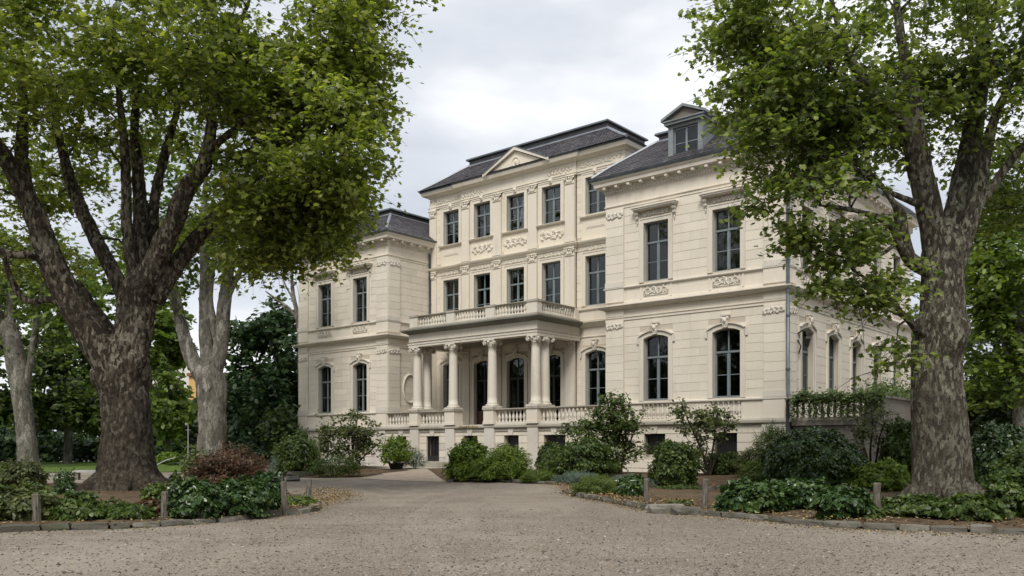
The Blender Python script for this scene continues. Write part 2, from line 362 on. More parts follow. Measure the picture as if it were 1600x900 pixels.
m = NM('pebble_stone', 0.9, 0.2); m.color(m.ramp(m.island(), [(0, (0.05, 0.04, 0.032)), (0.5, (0.15, 0.128, 0.103)), (0.93, (0.28, 0.245, 0.205)), (1, (0.42, 0.385, 0.34))])); M['pebble'] = m.m

def split_build(mb, name, mat, parent):
    """every loose piece of a builder becomes an object of its own"""
    par = list(range(len(mb.v)))
    def find(a):
        while par[a] != a: par[a] = par[par[a]]; a = par[a]
        return a
    for f in mb.f:
        for q in f[1:]: par[find(q)] = find(f[0])
    groups = {}
    for f in mb.f: groups.setdefault(find(f[0]), []).append(f)
    for fs in groups.values():
        ids = sorted({i for f in fs for i in f}); mp_ = {a: k for k, a in enumerate(ids)}
        o = MB(); o.add([mb.v[i] for i in ids], [tuple(mp_[i] for i in f) for f in fs]); o.build(name, mat, parent)
# ============================================================ THE MANSION (local frame: x right along the front, y into the building)
house = empty('mansion', A0, ROT)
tag(house, 'cream stone three-storey mansion with slate mansard roofs, columned portico and two wings', 'mansion')
house.location.z = 0
V1 = 3.4          # front plane of the middle block
UC = 24.38        # inner corner of the far wing
UR = 8.85         # inner corner of the near wing
UL = 33.0         # far end
VB = 17.3         # back of the wings
SIDE = rad(90)

# ---- shared canonical meshes: x right, y inward, z up, centred on the opening, z = 0 at the sill
_cache = {}
def cached(key, fn):
    if key not in _cache: _cache[key] = fn()
    return _cache[key]
def frame_mesh(w_, h, style):
    mb = MB(); fw = 0.06; y0, y1 = 0.20, 0.27
    mb.box(-w_ / 2, -w_ / 2 + fw, y0, y1, 0, h); mb.box(w_ / 2 - fw, w_ / 2, y0, y1, 0, h)
    mb.box(-w_ / 2 + fw, w_ / 2 - fw, y0, y1, 0, 0.075); mb.box(-w_ / 2 + fw, w_ / 2 - fw, y0, y1, h - fw, h)
    tz = h * 0.665
    if style == 'french': tz = h * 0.70
    mb.box(-w_ / 2 + fw, w_ / 2 - fw, y0 - 0.03, y1 - 0.002, tz - 0.045, tz + 0.045)
    mb.box(-0.045, 0.045, y0 - 0.015, y1 - 0.004, 0.075, tz - 0.045)
    mb.box(-0.03, 0.03, y0 + 0.002, y1 - 0.004, tz + 0.045, h - fw)
    for sx in (-1, 1):          # casement stiles
        mb.box(sx * 0.045, sx * 0.075, y0 + 0.004, y1 - 0.01, 0.075, tz - 0.045)
        mb.box(sx * (w_ / 2 - fw), sx * (w_ / 2 - fw - 0.035), y0 + 0.004, y1 - 0.01, 0.075, tz - 0.045)
        lz = tz * 0.5
        mb.box(sx * 0.075, sx * (w_ / 2 - fw - 0.035), y0 + 0.01, y1 - 0.012, lz - 0.016, lz + 0.016)
    mb.box(-w_ / 2 - 0.02, w_ / 2 + 0.02, 0.10, 0.20, -0.03, 0.03)
    return mb.mesh('window', M['dframe'] if style == 'french' else M['frame'])
def pane_mesh(pw, ph):
    return cached(('pane', round(pw, 3), round(ph, 3)), lambda: MB().box(-pw / 2, pw / 2, -0.004, 0.004, 0, ph).mesh('pane', M['glass']))
def curtain_mesh(w_, h, mat, kind):
    mb = MB(); n = 26
    if kind == 'split':
        rngs = [(-w_ / 2, -w_ * 0.12), (w_ * 0.12, w_ / 2)]
    else: rngs = [(-w_ / 2, w_ / 2)]
    for a, b in rngs:
        vs = []; 
        for i in range(n + 1):
            x = a + (b - a) * i / n; y = 0.40 + (0.03 * math.sin(i * 1.9) if kind != 'blind' else 0)
            vs += [(x, y, 0.03), (x, y, h - 0.05)]
        mb.add(vs, [(2 * i, 2 * i + 2, 2 * i + 3, 2 * i + 1) for i in range(n)])
    return mb.mesh('curtain', mat)
def window(x, y, z, w_, h, rz=0, style='std', curtain=None):
    o = link('window', cached(('win', w_, h, style), lambda: frame_mesh(w_, h, style)), house, (x, y, z), rz)
    fw = 0.06; tz = h * (0.70 if style == 'french' else 0.665)
    lo = 0.075; hi = tz - 0.045; mid = tz * 0.5
    xw = w_ / 2 - fw - 0.035 - 0.075
    for sx in (-1, 1):
        cx = sx * (0.075 + xw / 2)
        link('pane', pane_mesh(xw, mid - 0.016 - lo), o, (cx, 0.235, lo))
        link('pane', pane_mesh(xw, hi - mid - 0.016), o, (cx, 0.235, mid + 0.016))
        uw = w_ / 2 - fw - 0.03
        link('pane', pane_mesh(uw, h - fw - tz - 0.045), o, (sx * (0.03 + uw / 2), 0.235, tz + 0.045))
    if curtain:
        mat, kd = {'net': ('net', 'full'), 'drape': ('drape', 'split'), 'blind': ('blind', 'blind')}[curtain]
        link('curtain', cached(('cur', w_, h, curtain), lambda: curtain_mesh(w_ - 0.1, h, M[mat], kd)), o)
    return o

# ---- walls: a sheet with real openings, reveals and a back face
def wall(name, x0, x1, z0, z1, holes, loc, rz, mat, depth=0.42):
    xs = sorted({x0, x1} | {h[0] for h in holes} | {h[1] for h in holes}); zs = sorted({z0, z1} | {h[2] for h in holes} | {h[3] for h in holes})
    mb = MB()
    for i in range(len(xs) - 1):
        for j in range(len(zs) - 1):
            cx, cz = (xs[i] + xs[i + 1]) / 2, (zs[j] + zs[j + 1]) / 2
            if any(h[0] < cx < h[1] and h[2] < cz < h[3] for h in holes): continue
            for yy in (0, depth):
                q = [(xs[i], yy, zs[j]), (xs[i + 1], yy, zs[j]), (xs[i + 1], yy, zs[j + 1]), (xs[i], yy, zs[j + 1])]
                mb.add(q if yy == 0 else q[::-1], [(0, 1, 2, 3)])
    for a, b, c_, d in holes:
        mb.add([(a, 0, c_), (b, 0, c_), (b, 0, d), (a, 0, d), (a, depth, c_), (b, depth, c_), (b, depth, d), (a, depth, d)],
               [(0, 4, 5, 1), (1, 5, 6, 2), (2, 6, 7, 3), (3, 7, 4, 0)])
    return mb.build(name, mat, house, loc, rz)

# ---- ashlar: every block a box standing proud of the joint plane
BLOCKS = []       # (size in picture, size key, location, rz, material key)
def ashlar(x0, x1, z0, z1, course, length, holes, loc, rz, mat='stone', y=0.0, proud=0.013, gap=0.011, seed=0):
    r = random.Random(seed); n = max(1, round((z1 - z0) / course)); ch = (z1 - z0) / n
    for j in range(n):
        a, b = z0 + j * ch, z0 + (j + 1) * ch
        cuts = sorted([(max(x0, h[0]), min(x1, h[1])) for h in holes if h[2] < b - 0.02 and h[3] > a + 0.02 and h[1] > x0 and h[0] < x1])
        spans = []; cur = x0
        for c0, c1 in cuts:
            if c0 > cur + 0.02: spans.append((cur, c0))
            cur = max(cur, c1)
        if cur < x1 - 0.02: spans.append((cur, x1))
        for s0, s1 in spans:
            L = s1 - s0; k = max(1, round(L / length)); off = 0
            edges = [s0 + L * i / k for i in range(k + 1)]
            if k > 1 and j % 2: edges = [s0] + [s0 + L * (i + 0.5) / k for i in range(k)] + [s1]
            for e0, e1 in zip(edges, edges[1:]):
                BLOCKS.append(((e1 - e0 - gap * 0.3), (b - a - gap), proud, ((e0 + e1) / 2, (a + b) / 2), loc, rz, y, mat))
def block_mesh(w_, h, p):
    c = 0.006; x, z = w_ / 2, h / 2
    vs = [(-x, 0, -z), (x, 0, -z), (x, 0, z), (-x, 0, z), (-x + c, -p, -z + c), (x - c, -p, -z + c), (x - c, -p, z - c), (-x + c, -p, z - c)]
    return vs, [(4, 5, 6, 7), (0, 1, 5, 4), (1, 2, 6, 5), (2, 3, 7, 6), (3, 0, 4, 7)]
def place_blocks():
    rows = []
    for w_, h, p, (cx, cz), loc, rz, y, mat in BLOCKS:
        c_, s_ = math.cos(rz), math.sin(rz)
        lx = loc[0] + cx * c_ - y * s_; ly = loc[1] + cx * s_ + y * c_
        wp = L2W(lx, ly, cz); nrm = Vector((s_ * cR + c_ * sR, s_ * sR - c_ * cR)).normalized() if False else None
        nx, ny = s_, -c_                                     # outward in the local frame
        wnx, wny = nx * cR - ny * sR, nx * sR + ny * cR
        d = Vector((wp.x, wp.y)); face = abs(wnx * d.x + wny * d.y) / d.length
        size = w_ * h * face / (d.length ** 2)
        if not (-0.62 < wp.x / wp.y < 0.60): size *= 0.01
        rows.append((size, w_, h, p, (lx, ly, cz), rz, mat))
    rows.sort(key=lambda r: -r[0])
    for size, w_, h, p, l, rz, mat in rows[:296]:
        k = (round(w_, 2), round(h, 2), p)
        me = cached(('blk',) + k, lambda: MB().add(*block_mesh(*k)).mesh('stone_block', M['stone_obj']))
        link('stone_block', me, house, l, rz)
    far = {}
    for size, w_, h, p, l, rz, mat in rows[296:]:
        mb = far.setdefault(mat, MB()); vs, fs = block_mesh(w_, h, p); c_, s_ = math.cos(rz), math.sin(rz)
        mb.add([(l[0] + x * c_ - y * s_, l[1] + x * s_ + y * c_, l[2] + z) for x, y, z in vs], fs)
    for mat, mb in far.items():
        o = mb.build('stone_blocks', M[mat], house); o['kind'] = 'stuff'

# ---- carved ornament: scrolls, leaves and a boss in half relief
def spiral(cx, cz, r0, turns, sx, flip, y=-0.012, n=22):
    pts = []
    for i in range(n):
        t = i / (n - 1); a = t * turns * 2 * PI; r = r0 * (1 - 0.88 * t)
        pts.append((cx + sx * r * math.cos(a), y, cz + flip * r * math.sin(a)))
    return pts
def scrolls(mb, w_, h, seed=0, th=0.022, y=-0.012):
    r = random.Random(seed); n = max(1, int(w_ / h / 0.95)); step = w_ / 2 / n
    for sx in (-1, 1):
        for i in range(n):
            cx = sx * (step * (i + 0.5)); fl = 1 if i % 2 else -1
            rr = min(step * 0.48, h * 0.36)
            pts = spiral(cx, -fl * h * 0.05, rr, 1.35, -sx, fl, y)
            mb.tube(pts, [th * (1 - 0.5 * k / len(pts)) for k in range(len(pts))], 5)
            for q in range(8):
                a = r.uniform(0, 2 * PI); lx = cx + rr * 1.05 * math.cos(a); lz = rr * 1.1 * math.sin(a)
                mb.ball((max(-w_ / 2, min(w_ / 2, lx)), y, max(-h / 2, min(h / 2, lz))), th * 1.5, 6, 4, (r.uniform(0.9, 1.8), 0.8, r.uniform(0.9, 1.8)))
    mb.ball((0, y, 0), h * 0.16, 8, 5, (1, 0.5, 1.25))
    for k in range(6):
        a = PI / 6 + k * PI / 3; mb.ball((h * 0.26 * math.cos(a), y, h * 0.26 * math.sin(a)), h * 0.09, 6, 4, (1, 0.5, 1))
    return mb
def relief_panel(w_, h, seed):
    def f():
        mb = MB(); t = 0.025
        for a, b, c_, d in ((-w_ / 2, w_ / 2, h / 2 - t, h / 2), (-w_ / 2, w_ / 2, -h / 2, -h / 2 + t), (-w_ / 2, -w_ / 2 + t, -h / 2 + t, h / 2 - t), (w_ / 2 - t, w_ / 2, -h / 2 + t, h / 2 - t)):
            mb.box(a, b, -0.02, 0.01, c_, d)
        scrolls(mb, w_ * 0.92, h * 0.9, seed, 0.024); return mb.mesh('carved_panel', M['trim'], True)
    return cached(('rel', w_, h, seed), f)
def carving(w_, h, seed, mat='trim', th=0.03):
    th *= 0.72
    return cached(('carv', w_, h, seed, mat), lambda: scrolls(MB(), w_, h, seed, th).mesh('carved_ornament', M[mat], True))
def capital_mesh(w_, mat, h=0.42):
    def f():
        mb = MB(); mb.box(-w_ / 2 - 0.05, w_ / 2 + 0.05, -0.09, 0.02, h - 0.07, h)
        for sx in (-1, 1):
            mb.tube(spiral(sx * w_ * 0.36, h * 0.62, 0.115, 1.6, sx, 1, -0.06), [0.035 * (1 - 0.5 * k / 22) for k in range(22)], 6)
            mb.ball((sx * w_ * 0.22, -0.03, h * 0.26), 0.085, 7, 5, (0.8, 0.6, 1.5))
        mb.ball((0, -0.05, h * 0.66), 0.08, 8, 5, (1, 0.6, 1)); mb.ball((0, -0.03, h * 0.25), 0.08, 7, 5, (0.8, 0.6, 1.7))
        mb.box(-w_ / 2, w_ / 2, -0.035, 0.01, -0.04, 0.0)
        return mb.mesh('capital', M[mat], True)
    return cached(('cap', w_, mat, h), f)

# ---- window dressings
def surround_rect(w_, h, mat, t=0.2, p=0.06, ears=False):
    def f():
        mb = MB(); a = w_ / 2
        mb.box(-a - t, -a, -p, 0.03, -0.02, h + t); mb.box(a, a + t, -p, 0.03, -0.02, h + t); mb.box(-a, a, -p, 0.03, h, h + t)
        mb.box(-a - t - 0.03, -a - t + 0.03, -p - 0.025, 0.0, -0.02, h + t + 0.03); mb.box(a + t - 0.03, a + t + 0.03, -p - 0.025, 0.0, -0.02, h + t + 0.03)
        mb.box(-a - t + 0.03, a + t - 0.03, -p - 0.025, 0.0, h + t - 0.03, h + t + 0.03)
        return mb.mesh('window_surround', M[mat])
    return cached(('sr', w_, h, mat), f)
def surround_arch(w_, h, mat, rise=0.15, t=0.2, p=0.06):
    def f():
        mb = MB(); a = w_ / 2; n = 10
        R_ = (a * a + rise * rise) / (2 * rise); cz = h - R_
        def arc(r, hw):
            am = math.asin(min(1, hw / r)); return [(r * math.sin(-am + 2 * am * i / n), cz + r * math.cos(-am + 2 * am * i / n)) for i in range(n + 1)]
        inn = arc(R_, a); outr = arc(R_ + t, a + t); o2 = arc(R_ + t + 0.055, a + t + 0.06)
        for i in range(n):
            mb.prism([inn[i], inn[i + 1], outr[i + 1], outr[i]], -p, 0.28)
            mb.prism([outr[i], outr[i + 1], o2[i + 1], o2[i]], -p - 0.07, 0.0)
        zj = outr[0][1]
        for sx in (-1, 1):
            x0, x1 = sorted((sx * a, sx * (a + t))); mb.box(x0, x1, -p, 0.03, -0.02, inn[0][1])
            mb.prism([(sx * a, inn[0][1]), (sx * (a + t), inn[0][1]), (sx * (a + t), zj)], -p, 0.03)
            x0, x1 = sorted((sx * (a + t - 0.03), sx * (a + t + 0.03))); mb.box(x0, x1, -p - 0.02, 0.0, -0.02, zj)
            x0, x1 = sorted((sx * (a + t), sx * (a + t + 0.14))); mb.box(x0, x1, -p - 0.02, 0.0, zj - 0.34, zj)
        return mb.mesh('window_surround', M[mat])
    return cached(('sa', w_, h, mat), f)
def spandrel(w_, h, mat='stone'):
    a = w_ / 2
    return cached(('spd', w_, h, mat), lambda: MB().prism([(-a - 0.225, h - 0.31), (-a, h - 0.31), (-a, h + 0.004), (a, h + 0.004), (a, h - 0.31), (a + 0.225, h - 0.31), (a + 0.225, h + 0.195), (-a - 0.225, h + 0.195)], -0.018, 0.0).mesh('spandrel', M[mat]))
def keystone(mat='trim'):
    def f():
        mb = MB(); mb.prism([(-0.10, 0), (0.10, 0), (0.17, 0.50), (-0.17, 0.50)], -0.17, 0.0)
        mb.box(-0.2, 0.2, -0.21, 0.0, 0.50, 0.56)
        mb.ball((0, -0.19, 0.30), 0.11, 8, 6, (0.9, 0.7, 1.15)); mb.ball((0, -0.26, 0.28), 0.03, 5, 4)
        for sx in (-1, 1): mb.ball((sx * 0.12, -0.17, 0.40), 0.07, 6, 5, (1, 0.8, 1.2)); mb.ball((sx * 0.07, -0.17, 0.14), 0.06, 6, 5, (0.8, 0.7, 1.3))
        return mb.mesh('keystone', M[mat], False)
    return cached(('key', mat), f)
def hood_mesh():
    def f():
        mb = MB(); a = 1.08
        mb.prism([(-a, 0.0), (a, 0.0), (a, 0.05), (-a, 0.05)], -0.26, 0.0)
        mb.box(-a - 0.05, a + 0.05, -0.32, 0.0, 0.05, 0.12); mb.box(-a - 0.09, a + 0.09, -0.36, 0.0, 0.12, 0.16)
        return mb.mesh('window_hood', M['trim'])
    return cached('hood', f)
def console_mesh():
    def f():
        mb = MB(); mb.prism([(-0.07, 0.0), (0.07, 0.0), (0.07, -0.42), (-0.07, -0.42)], -0.05, 0.0)
        mb.tube([(-0.08, -0.13, -0.09), (0.08, -0.13, -0.09)], 0.085, 8); mb.tube([(-0.075, -0.07, -0.30), (0.075, -0.07, -0.30)], 0.055, 8)
        mb.box(-0.06, 0.06, -0.12, -0.05, -0.28, -0.05); mb.ball((0, -0.05, -0.50), 0.045, 6, 5, (1, 0.8, 1.4)); mb.ball((0, -0.04, -0.60), 0.03, 6, 5)
        return mb.mesh('console', M['trim'])
    return cached('console', f)
def put(name, me, x, y, z, rz=0, kind=None):
    o = link(name, me, house, (x, y, z), rz)
    if kind: o['kind'] = kind
    return o
def off(x, y, rz, a, out_=0.0):       # point on a facade: a along it, out_ proud of it
    c_, s_ = math.cos(rz), math.sin(rz); return x + a * c_ + out_ * s_, y + a * s_ - out_ * c_
GW, GH, UWH = 1.3, 2.98, 2.70
def gf_window(fx, fy, rz, a, curtain=None, style='std', z=3.62, h=GH, mat='trim', w_=GW):
    x, y = off(fx, fy, rz, a); window(x, y, z, w_, h, rz, style, curtain)
    put('window_surround', surround_arch(w_, h, mat), x, y, z, rz); put('spandrel', spandrel(w_, h), x, y, z, rz)
    xk, yk = off(fx, fy, rz, a, 0.02); put('keystone', keystone(mat), xk, yk, z + h + 0.02, rz)
    if z > 3: put('window_sill', cached(('sill', w_), lambda: MB().box(-w_ / 2 - 0.05, w_ / 2 + 0.05, -0.02, 0.12, -0.06, 0.0).mesh('window_sill', M['ledge'])), x, y, z, rz)
def wing_upper(fx, fy, rz, a, curtain=None):
    x, y = off(fx, fy, rz, a); window(x, y, 9.1, GW, UWH, rz, 'std', curtain)
    put('window_surround', surround_rect(GW, UWH, 'trim'), x, y, 9.1, rz)
    put('window_hood', hood_mesh(), x, y, 12.36, rz)
    for s in (-1, 1): xx, yy = off(fx, fy, rz, a + s * 0.97); put('console', console_mesh(), xx, yy, 12.36, rz)
    xx, yy = off(fx, fy, rz, a, 0.03); put('carved_ornament', carving(1.25, 0.26, 5), xx, yy, 12.19, rz)
    xx, yy = off(fx, fy, rz, a, 0.03); put('carved_panel', relief_panel(1.28, 0.46, 3), xx, yy, 8.66, rz)

def wing(xl, xr, centres, side_centres, fx_side, curtains, seed, pil=(1.0, 0.95)):
    """front wall of a wing from xl to xr on y = 0, plus its right-hand side wall"""
    holes = [(c - GW / 2, c + GW / 2, 3.62, 3.62 + GH) for c in centres] + [(c - GW / 2, c + GW / 2, 9.1, 9.1 + UWH) for c in centres] + [(c - 0.55, c + 0.55, 1.12, 2.08) for c in centres]
    wall('wall', xl, xr, -0.3, 13.9, holes, (0, 0), 0, M['joint'])
    sh = [(c - GW / 2, c + GW / 2, 3.62, 3.62 + GH) for c in side_centres] + [(c - GW / 2, c + GW / 2, 9.1, 9.1 + UWH) for c in side_centres]
    yb = VB if side_centres else VB
    wall('wall', 0.0, yb, -0.3, 13.9, sh, (xr, 0), SIDE, M['joint'])
    pads = [(h[0] - 0.22, h[1] + 0.22, h[2] - 0.3, h[3] + 0.2) for h in holes if h[2] > 3] + [h for h in holes if h[2] < 3]
    spads = [(h[0] - 0.22, h[1] + 0.22, h[2] - 0.3, h[3] + 0.2) for h in sh]
    pl, pr = pil
    for (z0, z1, ch) in ((3.56, 7.42, 0.405), (8.99, 12.70, 0.41)):
        ashlar(xl + pl, xr - pr, z0, z1, ch, 0.95, pads, (0, 0), 0, seed=seed)
        ashlar(xl, xl + pl - 0.02, z0 + 0.25, z1, ch, 1.0, [], (0, 0), 0, y=-0.07, seed=seed); ashlar(xr - pr + 0.02, xr, z0 + 0.25, z1, ch, 1.0, [], (0, 0), 0, y=-0.07, seed=seed)
        ashlar(0.9, yb, z0, z1, ch, 0.95, spads, (xr, 0), SIDE, seed=seed + 1); ashlar(0, 0.9, z0 + 0.25, z1, ch, 1.0, [], (xr, 0), SIDE, y=-0.07, seed=seed)
    # pilaster strips at the corners (three boxes, butted)
    mb = MB()
    for z0, z1 in ((3.56, 7.42), (8.99, 12.70)):
        mb.box(xl, xl + pl - 0.02, -0.07, 0.0, z0, z1); mb.box(xr - pr + 0.02, xr + 0.068, -0.068, 0.0, z0, z1); mb.box(xr, xr + 0.07, 0.0, 0.9, z0, z1)
        mb.box(xl - 0.02, xl + pl, -0.13, 0.0, z0, z0 + 0.25); mb.box(xr - pr, xr + 0.128, -0.128, 0.0, z0, z0 + 0.25); mb.box(xr, xr + 0.13, 0.0, 0.92, z0, z0 + 0.25)
    split_build(mb, 'pilaster', M['trim'], house)
    for cx, rz, fx, fy in ((xl + pl / 2, 0, 0, 0), (xr - pr / 2, 0, 0, 0), (0.45, SIDE, xr, 0)):
        for z in (6.95, 12.2):
            x, y = off(fx, fy, rz, cx, 0.09); put('carved_ornament', carving(0.86, 0.42, 8 if z < 10 else 9, 'trim', 0.045), x, y, z + 0.2, rz)
    # plain bands behind the friezes and the apron under the upper windows
    path = [(xl, 7.0), (xl, 0), (xr, 0), (xr, yb)]
    bands = MB()
    bands.sweep([(-0.01, 7.42), (0.05, 7.42), (0.05, 7.52), (0.085, 7.55), (0.085, 7.60), (0.03, 7.62), (0.03, 7.90), (-0.01, 7.90)], path)
    bands.sweep([(-0.01, 8.14), (0.03, 8.14), (0.03, 8.30), (0.015, 8.32), (0.015, 8.90), (-0.01, 8.90)], path)
    bands.sweep([(-0.01, 12.70), (0.04, 12.70), (0.04, 12.80), (0.09, 12.84), (0.09, 12.88), (0.02, 12.90), (0.02, 13.42), (-0.01, 13.42)], path)
    split_build(bands, 'frieze_band', M['stone'], house)
    lg = MB()
    lg.sweep([(-0.01, 7.90), (0.06, 7.90), (0.10, 7.95), (0.24, 7.98), (0.30, 8.02), (0.34, 8.08), (0.36, 8.08), (0.36, 8.12), (0.05, 8.17), (-0.01, 8.17)], path)
    split_build(lg, 'string_cornice', M['trim'], house)
    lg = MB(); lg.sweep([(-0.01, 8.90), (0.08, 8.90), (0.12, 8.94), (0.12, 8.98), (-0.01, 9.02)], path)
    lg.sweep([(-0.01, 3.44), (0.10, 3.44), (0.14, 3.48), (0.14, 3.54), (0.05, 3.57), (-0.01, 3.57)], path)
    split_build(lg, 'sill_course', M['trim'], house)
    bp_ = MB()
    for c in centres:      # little pilasters framing the carved panels
        for s in (-1, 1): bp_.box(c + s * 0.78 - 0.05, c + s * 0.78 + 0.05, -0.045, 0.0, 8.32, 8.90)
    bp_.box(xl, xl + pl, -0.09, 0, 8.30, 8.90); bp_.box(xr - pr, xr + 0.088, -0.088, 0, 8.30, 8.90); bp_.box(xr, xr + 0.09, 0.0, 0.92, 8.30, 8.90)
    bp_.box(xl, xl + pl, -0.09, 0, 7.62, 7.90); bp_.box(xr - pr, xr + 0.088, -0.088, 0, 7.62, 7.90); bp_.box(xr, xr + 0.09, 0.0, 0.92, 7.62, 7.90)
    split_build(bp_, 'apron_strip', M['stone'], house)
    # eaves: dentils, modillions, corona, zinc gutter
    ev = MB(); ev.sweep([(-0.01, 13.42), (0.05, 13.42), (0.05, 13.46), (0.10, 13.60), (0.14, 13.62), (0.14, 13.76), (0.44, 13.78), (0.46, 13.92), (0.52, 13.98), (0.56, 14.04), (0.0, 14.04)], path)
    ev.build('eaves_cornice', M['trim'], house)
    gt = MB(); gt.sweep([(0.0, 14.04), (0.57, 14.04), (0.63, 14.16), (0.60, 14.18), (0.0, 14.22)], path); gt.build('gutter', M['zinc'], house)
    dn = MB(); n = int((xr - xl) / 0.13)
    for i in range(n + 1): x = xl + (xr - xl) * i / n; dn.box(x - 0.035, x + 0.035, -0.13, -0.05, 13.48, 13.60)
    for i in range(int(yb / 0.13)): dn.box(xr + 0.05, xr + 0.13, 0.1 + i * 0.13, 0.17 + i * 0.13, 13.48, 13.60)
    o = dn.build('dentils', M['trim'], house); o['kind'] = 'stuff'
    mo = cached('modillion', lambda: MB().prism([(-0.07, 0), (0.07, 0), (0.07, 0.13), (-0.07, 0.13)], -0.40, -0.13).mesh('modillion', M['trim']))
    n = 13 if xr > -10 else 10
    for i in range(n + 1): put('modillion', mo, xl + 0.1 + (xr - xl - 0.2) * i / n, 0, 13.645)
    for i in range(22 if side_centres else 5): x, y = off(xr, 0, SIDE, 0.1 + i * 0.72); put('modillion', mo, x, y, 13.645, SIDE)
    for i, c in enumerate(centres):
        gf_window(0, 0, 0, c, curtains[i]); wing_upper(0, 0, 0, c, curtains[i + 2])
    for i, c in enumerate(side_centres):
        gf_window(xr, 0, SIDE, c, 'net' if i != 1 else None); wing_upper(xr, 0, SIDE, c, 'net')

# near wing (right in the picture) and far wing
side_c = [2.22, 5.33, 8.4, 11.5, 14.7]
wing(-UR, 0.0, (-6.14, -2.65), side_c, 0, ('drape', None, 'blind', 'net'), 3)
wing(-UL, -UC, (-30.3, -26.87), [], 0, (None, None, 'drape', None), 9)
# hidden outer and back walls close the volumes
mb = MB()
mb.box(-UL - 0.01, -UL + 0.3, 0.45, VB, -0.3, 13.9); mb.box(-UL, -0.43, VB - 0.4, VB, -0.3, 13.9); mb.box(-UR, -UR + 0.3, 0.43, V1 + 0.5, -0.3, 13.9)
split_build(mb, 'back_wall', M['stone'], house)
# floors and inner walls seen dimly through the glass
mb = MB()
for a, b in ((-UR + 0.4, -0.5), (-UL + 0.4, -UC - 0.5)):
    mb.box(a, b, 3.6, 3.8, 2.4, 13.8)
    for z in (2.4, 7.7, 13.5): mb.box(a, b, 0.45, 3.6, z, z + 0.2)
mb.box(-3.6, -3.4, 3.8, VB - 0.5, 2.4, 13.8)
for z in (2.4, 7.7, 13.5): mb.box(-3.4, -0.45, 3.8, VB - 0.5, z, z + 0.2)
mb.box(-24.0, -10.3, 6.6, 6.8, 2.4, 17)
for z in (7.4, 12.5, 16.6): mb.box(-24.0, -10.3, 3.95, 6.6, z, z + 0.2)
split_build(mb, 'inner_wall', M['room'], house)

# ---- basement storey and terrace front, all on y = -0.12
bh = [(-6.14 - 0.55, -6.14 + 0.55, 1.12, 2.08), (-2.65 - 0.55, -2.65 + 0.55, 1.12, 2.08), (-30.85, -29.75, 1.12, 2.08), (-27.42, -26.32, 1.12, 2.08),
      (-20.98, -19.98, 0.66, 2.08), (-23.45, -22.65, 0.9, 2.08), (-15.2, -14.2, 1.0, 2.08), (-12.55, -11.2, 1.2, 2.08), (-18.1, -17.1, 0.3, 2.08)]
wall('basement_wall', -UL - 0.1, 0.12, -0.3, 2.46, bh, (0, -0.12), 0, M['joint'], 0.6)
ashlar(-UL - 0.1, 0.12, 0.1, 2.46, 0.40, 1.15, bh, (0, -0.12), 0, 'base', proud=0.03, gap=0.024, seed=4)
wall('basement_wall', 0, VB, -0.3, 2.46, [], (0.12, -0.12), SIDE, M['base'])
mb = MB()
for a in (-22.19, -19.37, -16.47, -13.53): mb.box(a, a + 0.68, -0.28, -0.12, -0.3, 2.46)
mb.box(-0.95, 0.22, -0.24, -0.12, -0.3, 2.46); mb.box(-UR, -UR + 0.9, -0.24, -0.12, -0.3, 2.46); mb.box(-UC - 0.9, -UC, -0.24, -0.12, -0.3, 2.46)
split_build(mb, 'basement_pier', M['base'], house)
lp = MB(); lp.sweep([(-0.1, 2.46), (0.22, 2.46), (0.26, 2.50), (0.26, 2.60), (0.20, 2.65), (-0.1, 2.67)], [(-UL, 8), (-UL, -0.05), (0.05, -0.05), (0.05, VB)])
lp.build('base_ledge', M['ledge'], house)
# pedestal zone 2.67 - 3.44 of the wings, with blind balusters under the near wing's windows
bb = MB()
for xl, xr in ((-UR, 0.0), (-UL, -UC)):
    xs = [xl] + ([-6.14 - 0.72, -6.14 + 0.72, -2.65 - 0.72, -2.65 + 0.72] if xr == 0 else []) + [xr]
    for i in range(0, len(xs), 2): bb.box(xs[i], xs[i + 1], -0.06, 0, 2.67, 3.44)
    bb.box(xr, xr + 0.06, -0.058, VB, 2.67, 3.44)
    for xx in (xl, xr - 0.95): bb.box(xx, xx + 0.95, -0.12, -0.06, 2.67, 3.44)
    bb.box(xr + 0.06, xr + 0.12, -0.12, 0.92, 2.67, 3.44)
for c in (-6.14, -2.65): bb.box(c - 0.72, c + 0.72, -0.08, 0, 2.67, 2.78)
split_build(bb, 'pedestal_course', M['stone'], house)
grl = lambda w_, z0, z1: cached(('gr', w_, z0), lambda: (lambda mb: ([mb.box(-w_ / 2 + i * 0.13, -w_ / 2 + i * 0.13 + 0.022, 0.05, 0.072, 0, z1 - z0) for i in range(1, int(w_ / 0.13) + 1)], mb.box(-w_ / 2, w_ / 2, 0.045, 0.077, (z1 - z0) * 0.5, (z1 - z0) * 0.5 + 0.03), mb)[-1])(MB()).mesh('window_grille', M['iron']))
for a, b, z0, z1 in bh:
    if z0 in (1.12, 1.2): put('window_grille', grl(round(b - a, 2), z0, z1), (a + b) / 2, -0.12, z0)
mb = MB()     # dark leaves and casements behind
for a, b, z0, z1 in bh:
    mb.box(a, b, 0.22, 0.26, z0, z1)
split_build(mb, 'basement_shutter', M['dframe'], house)
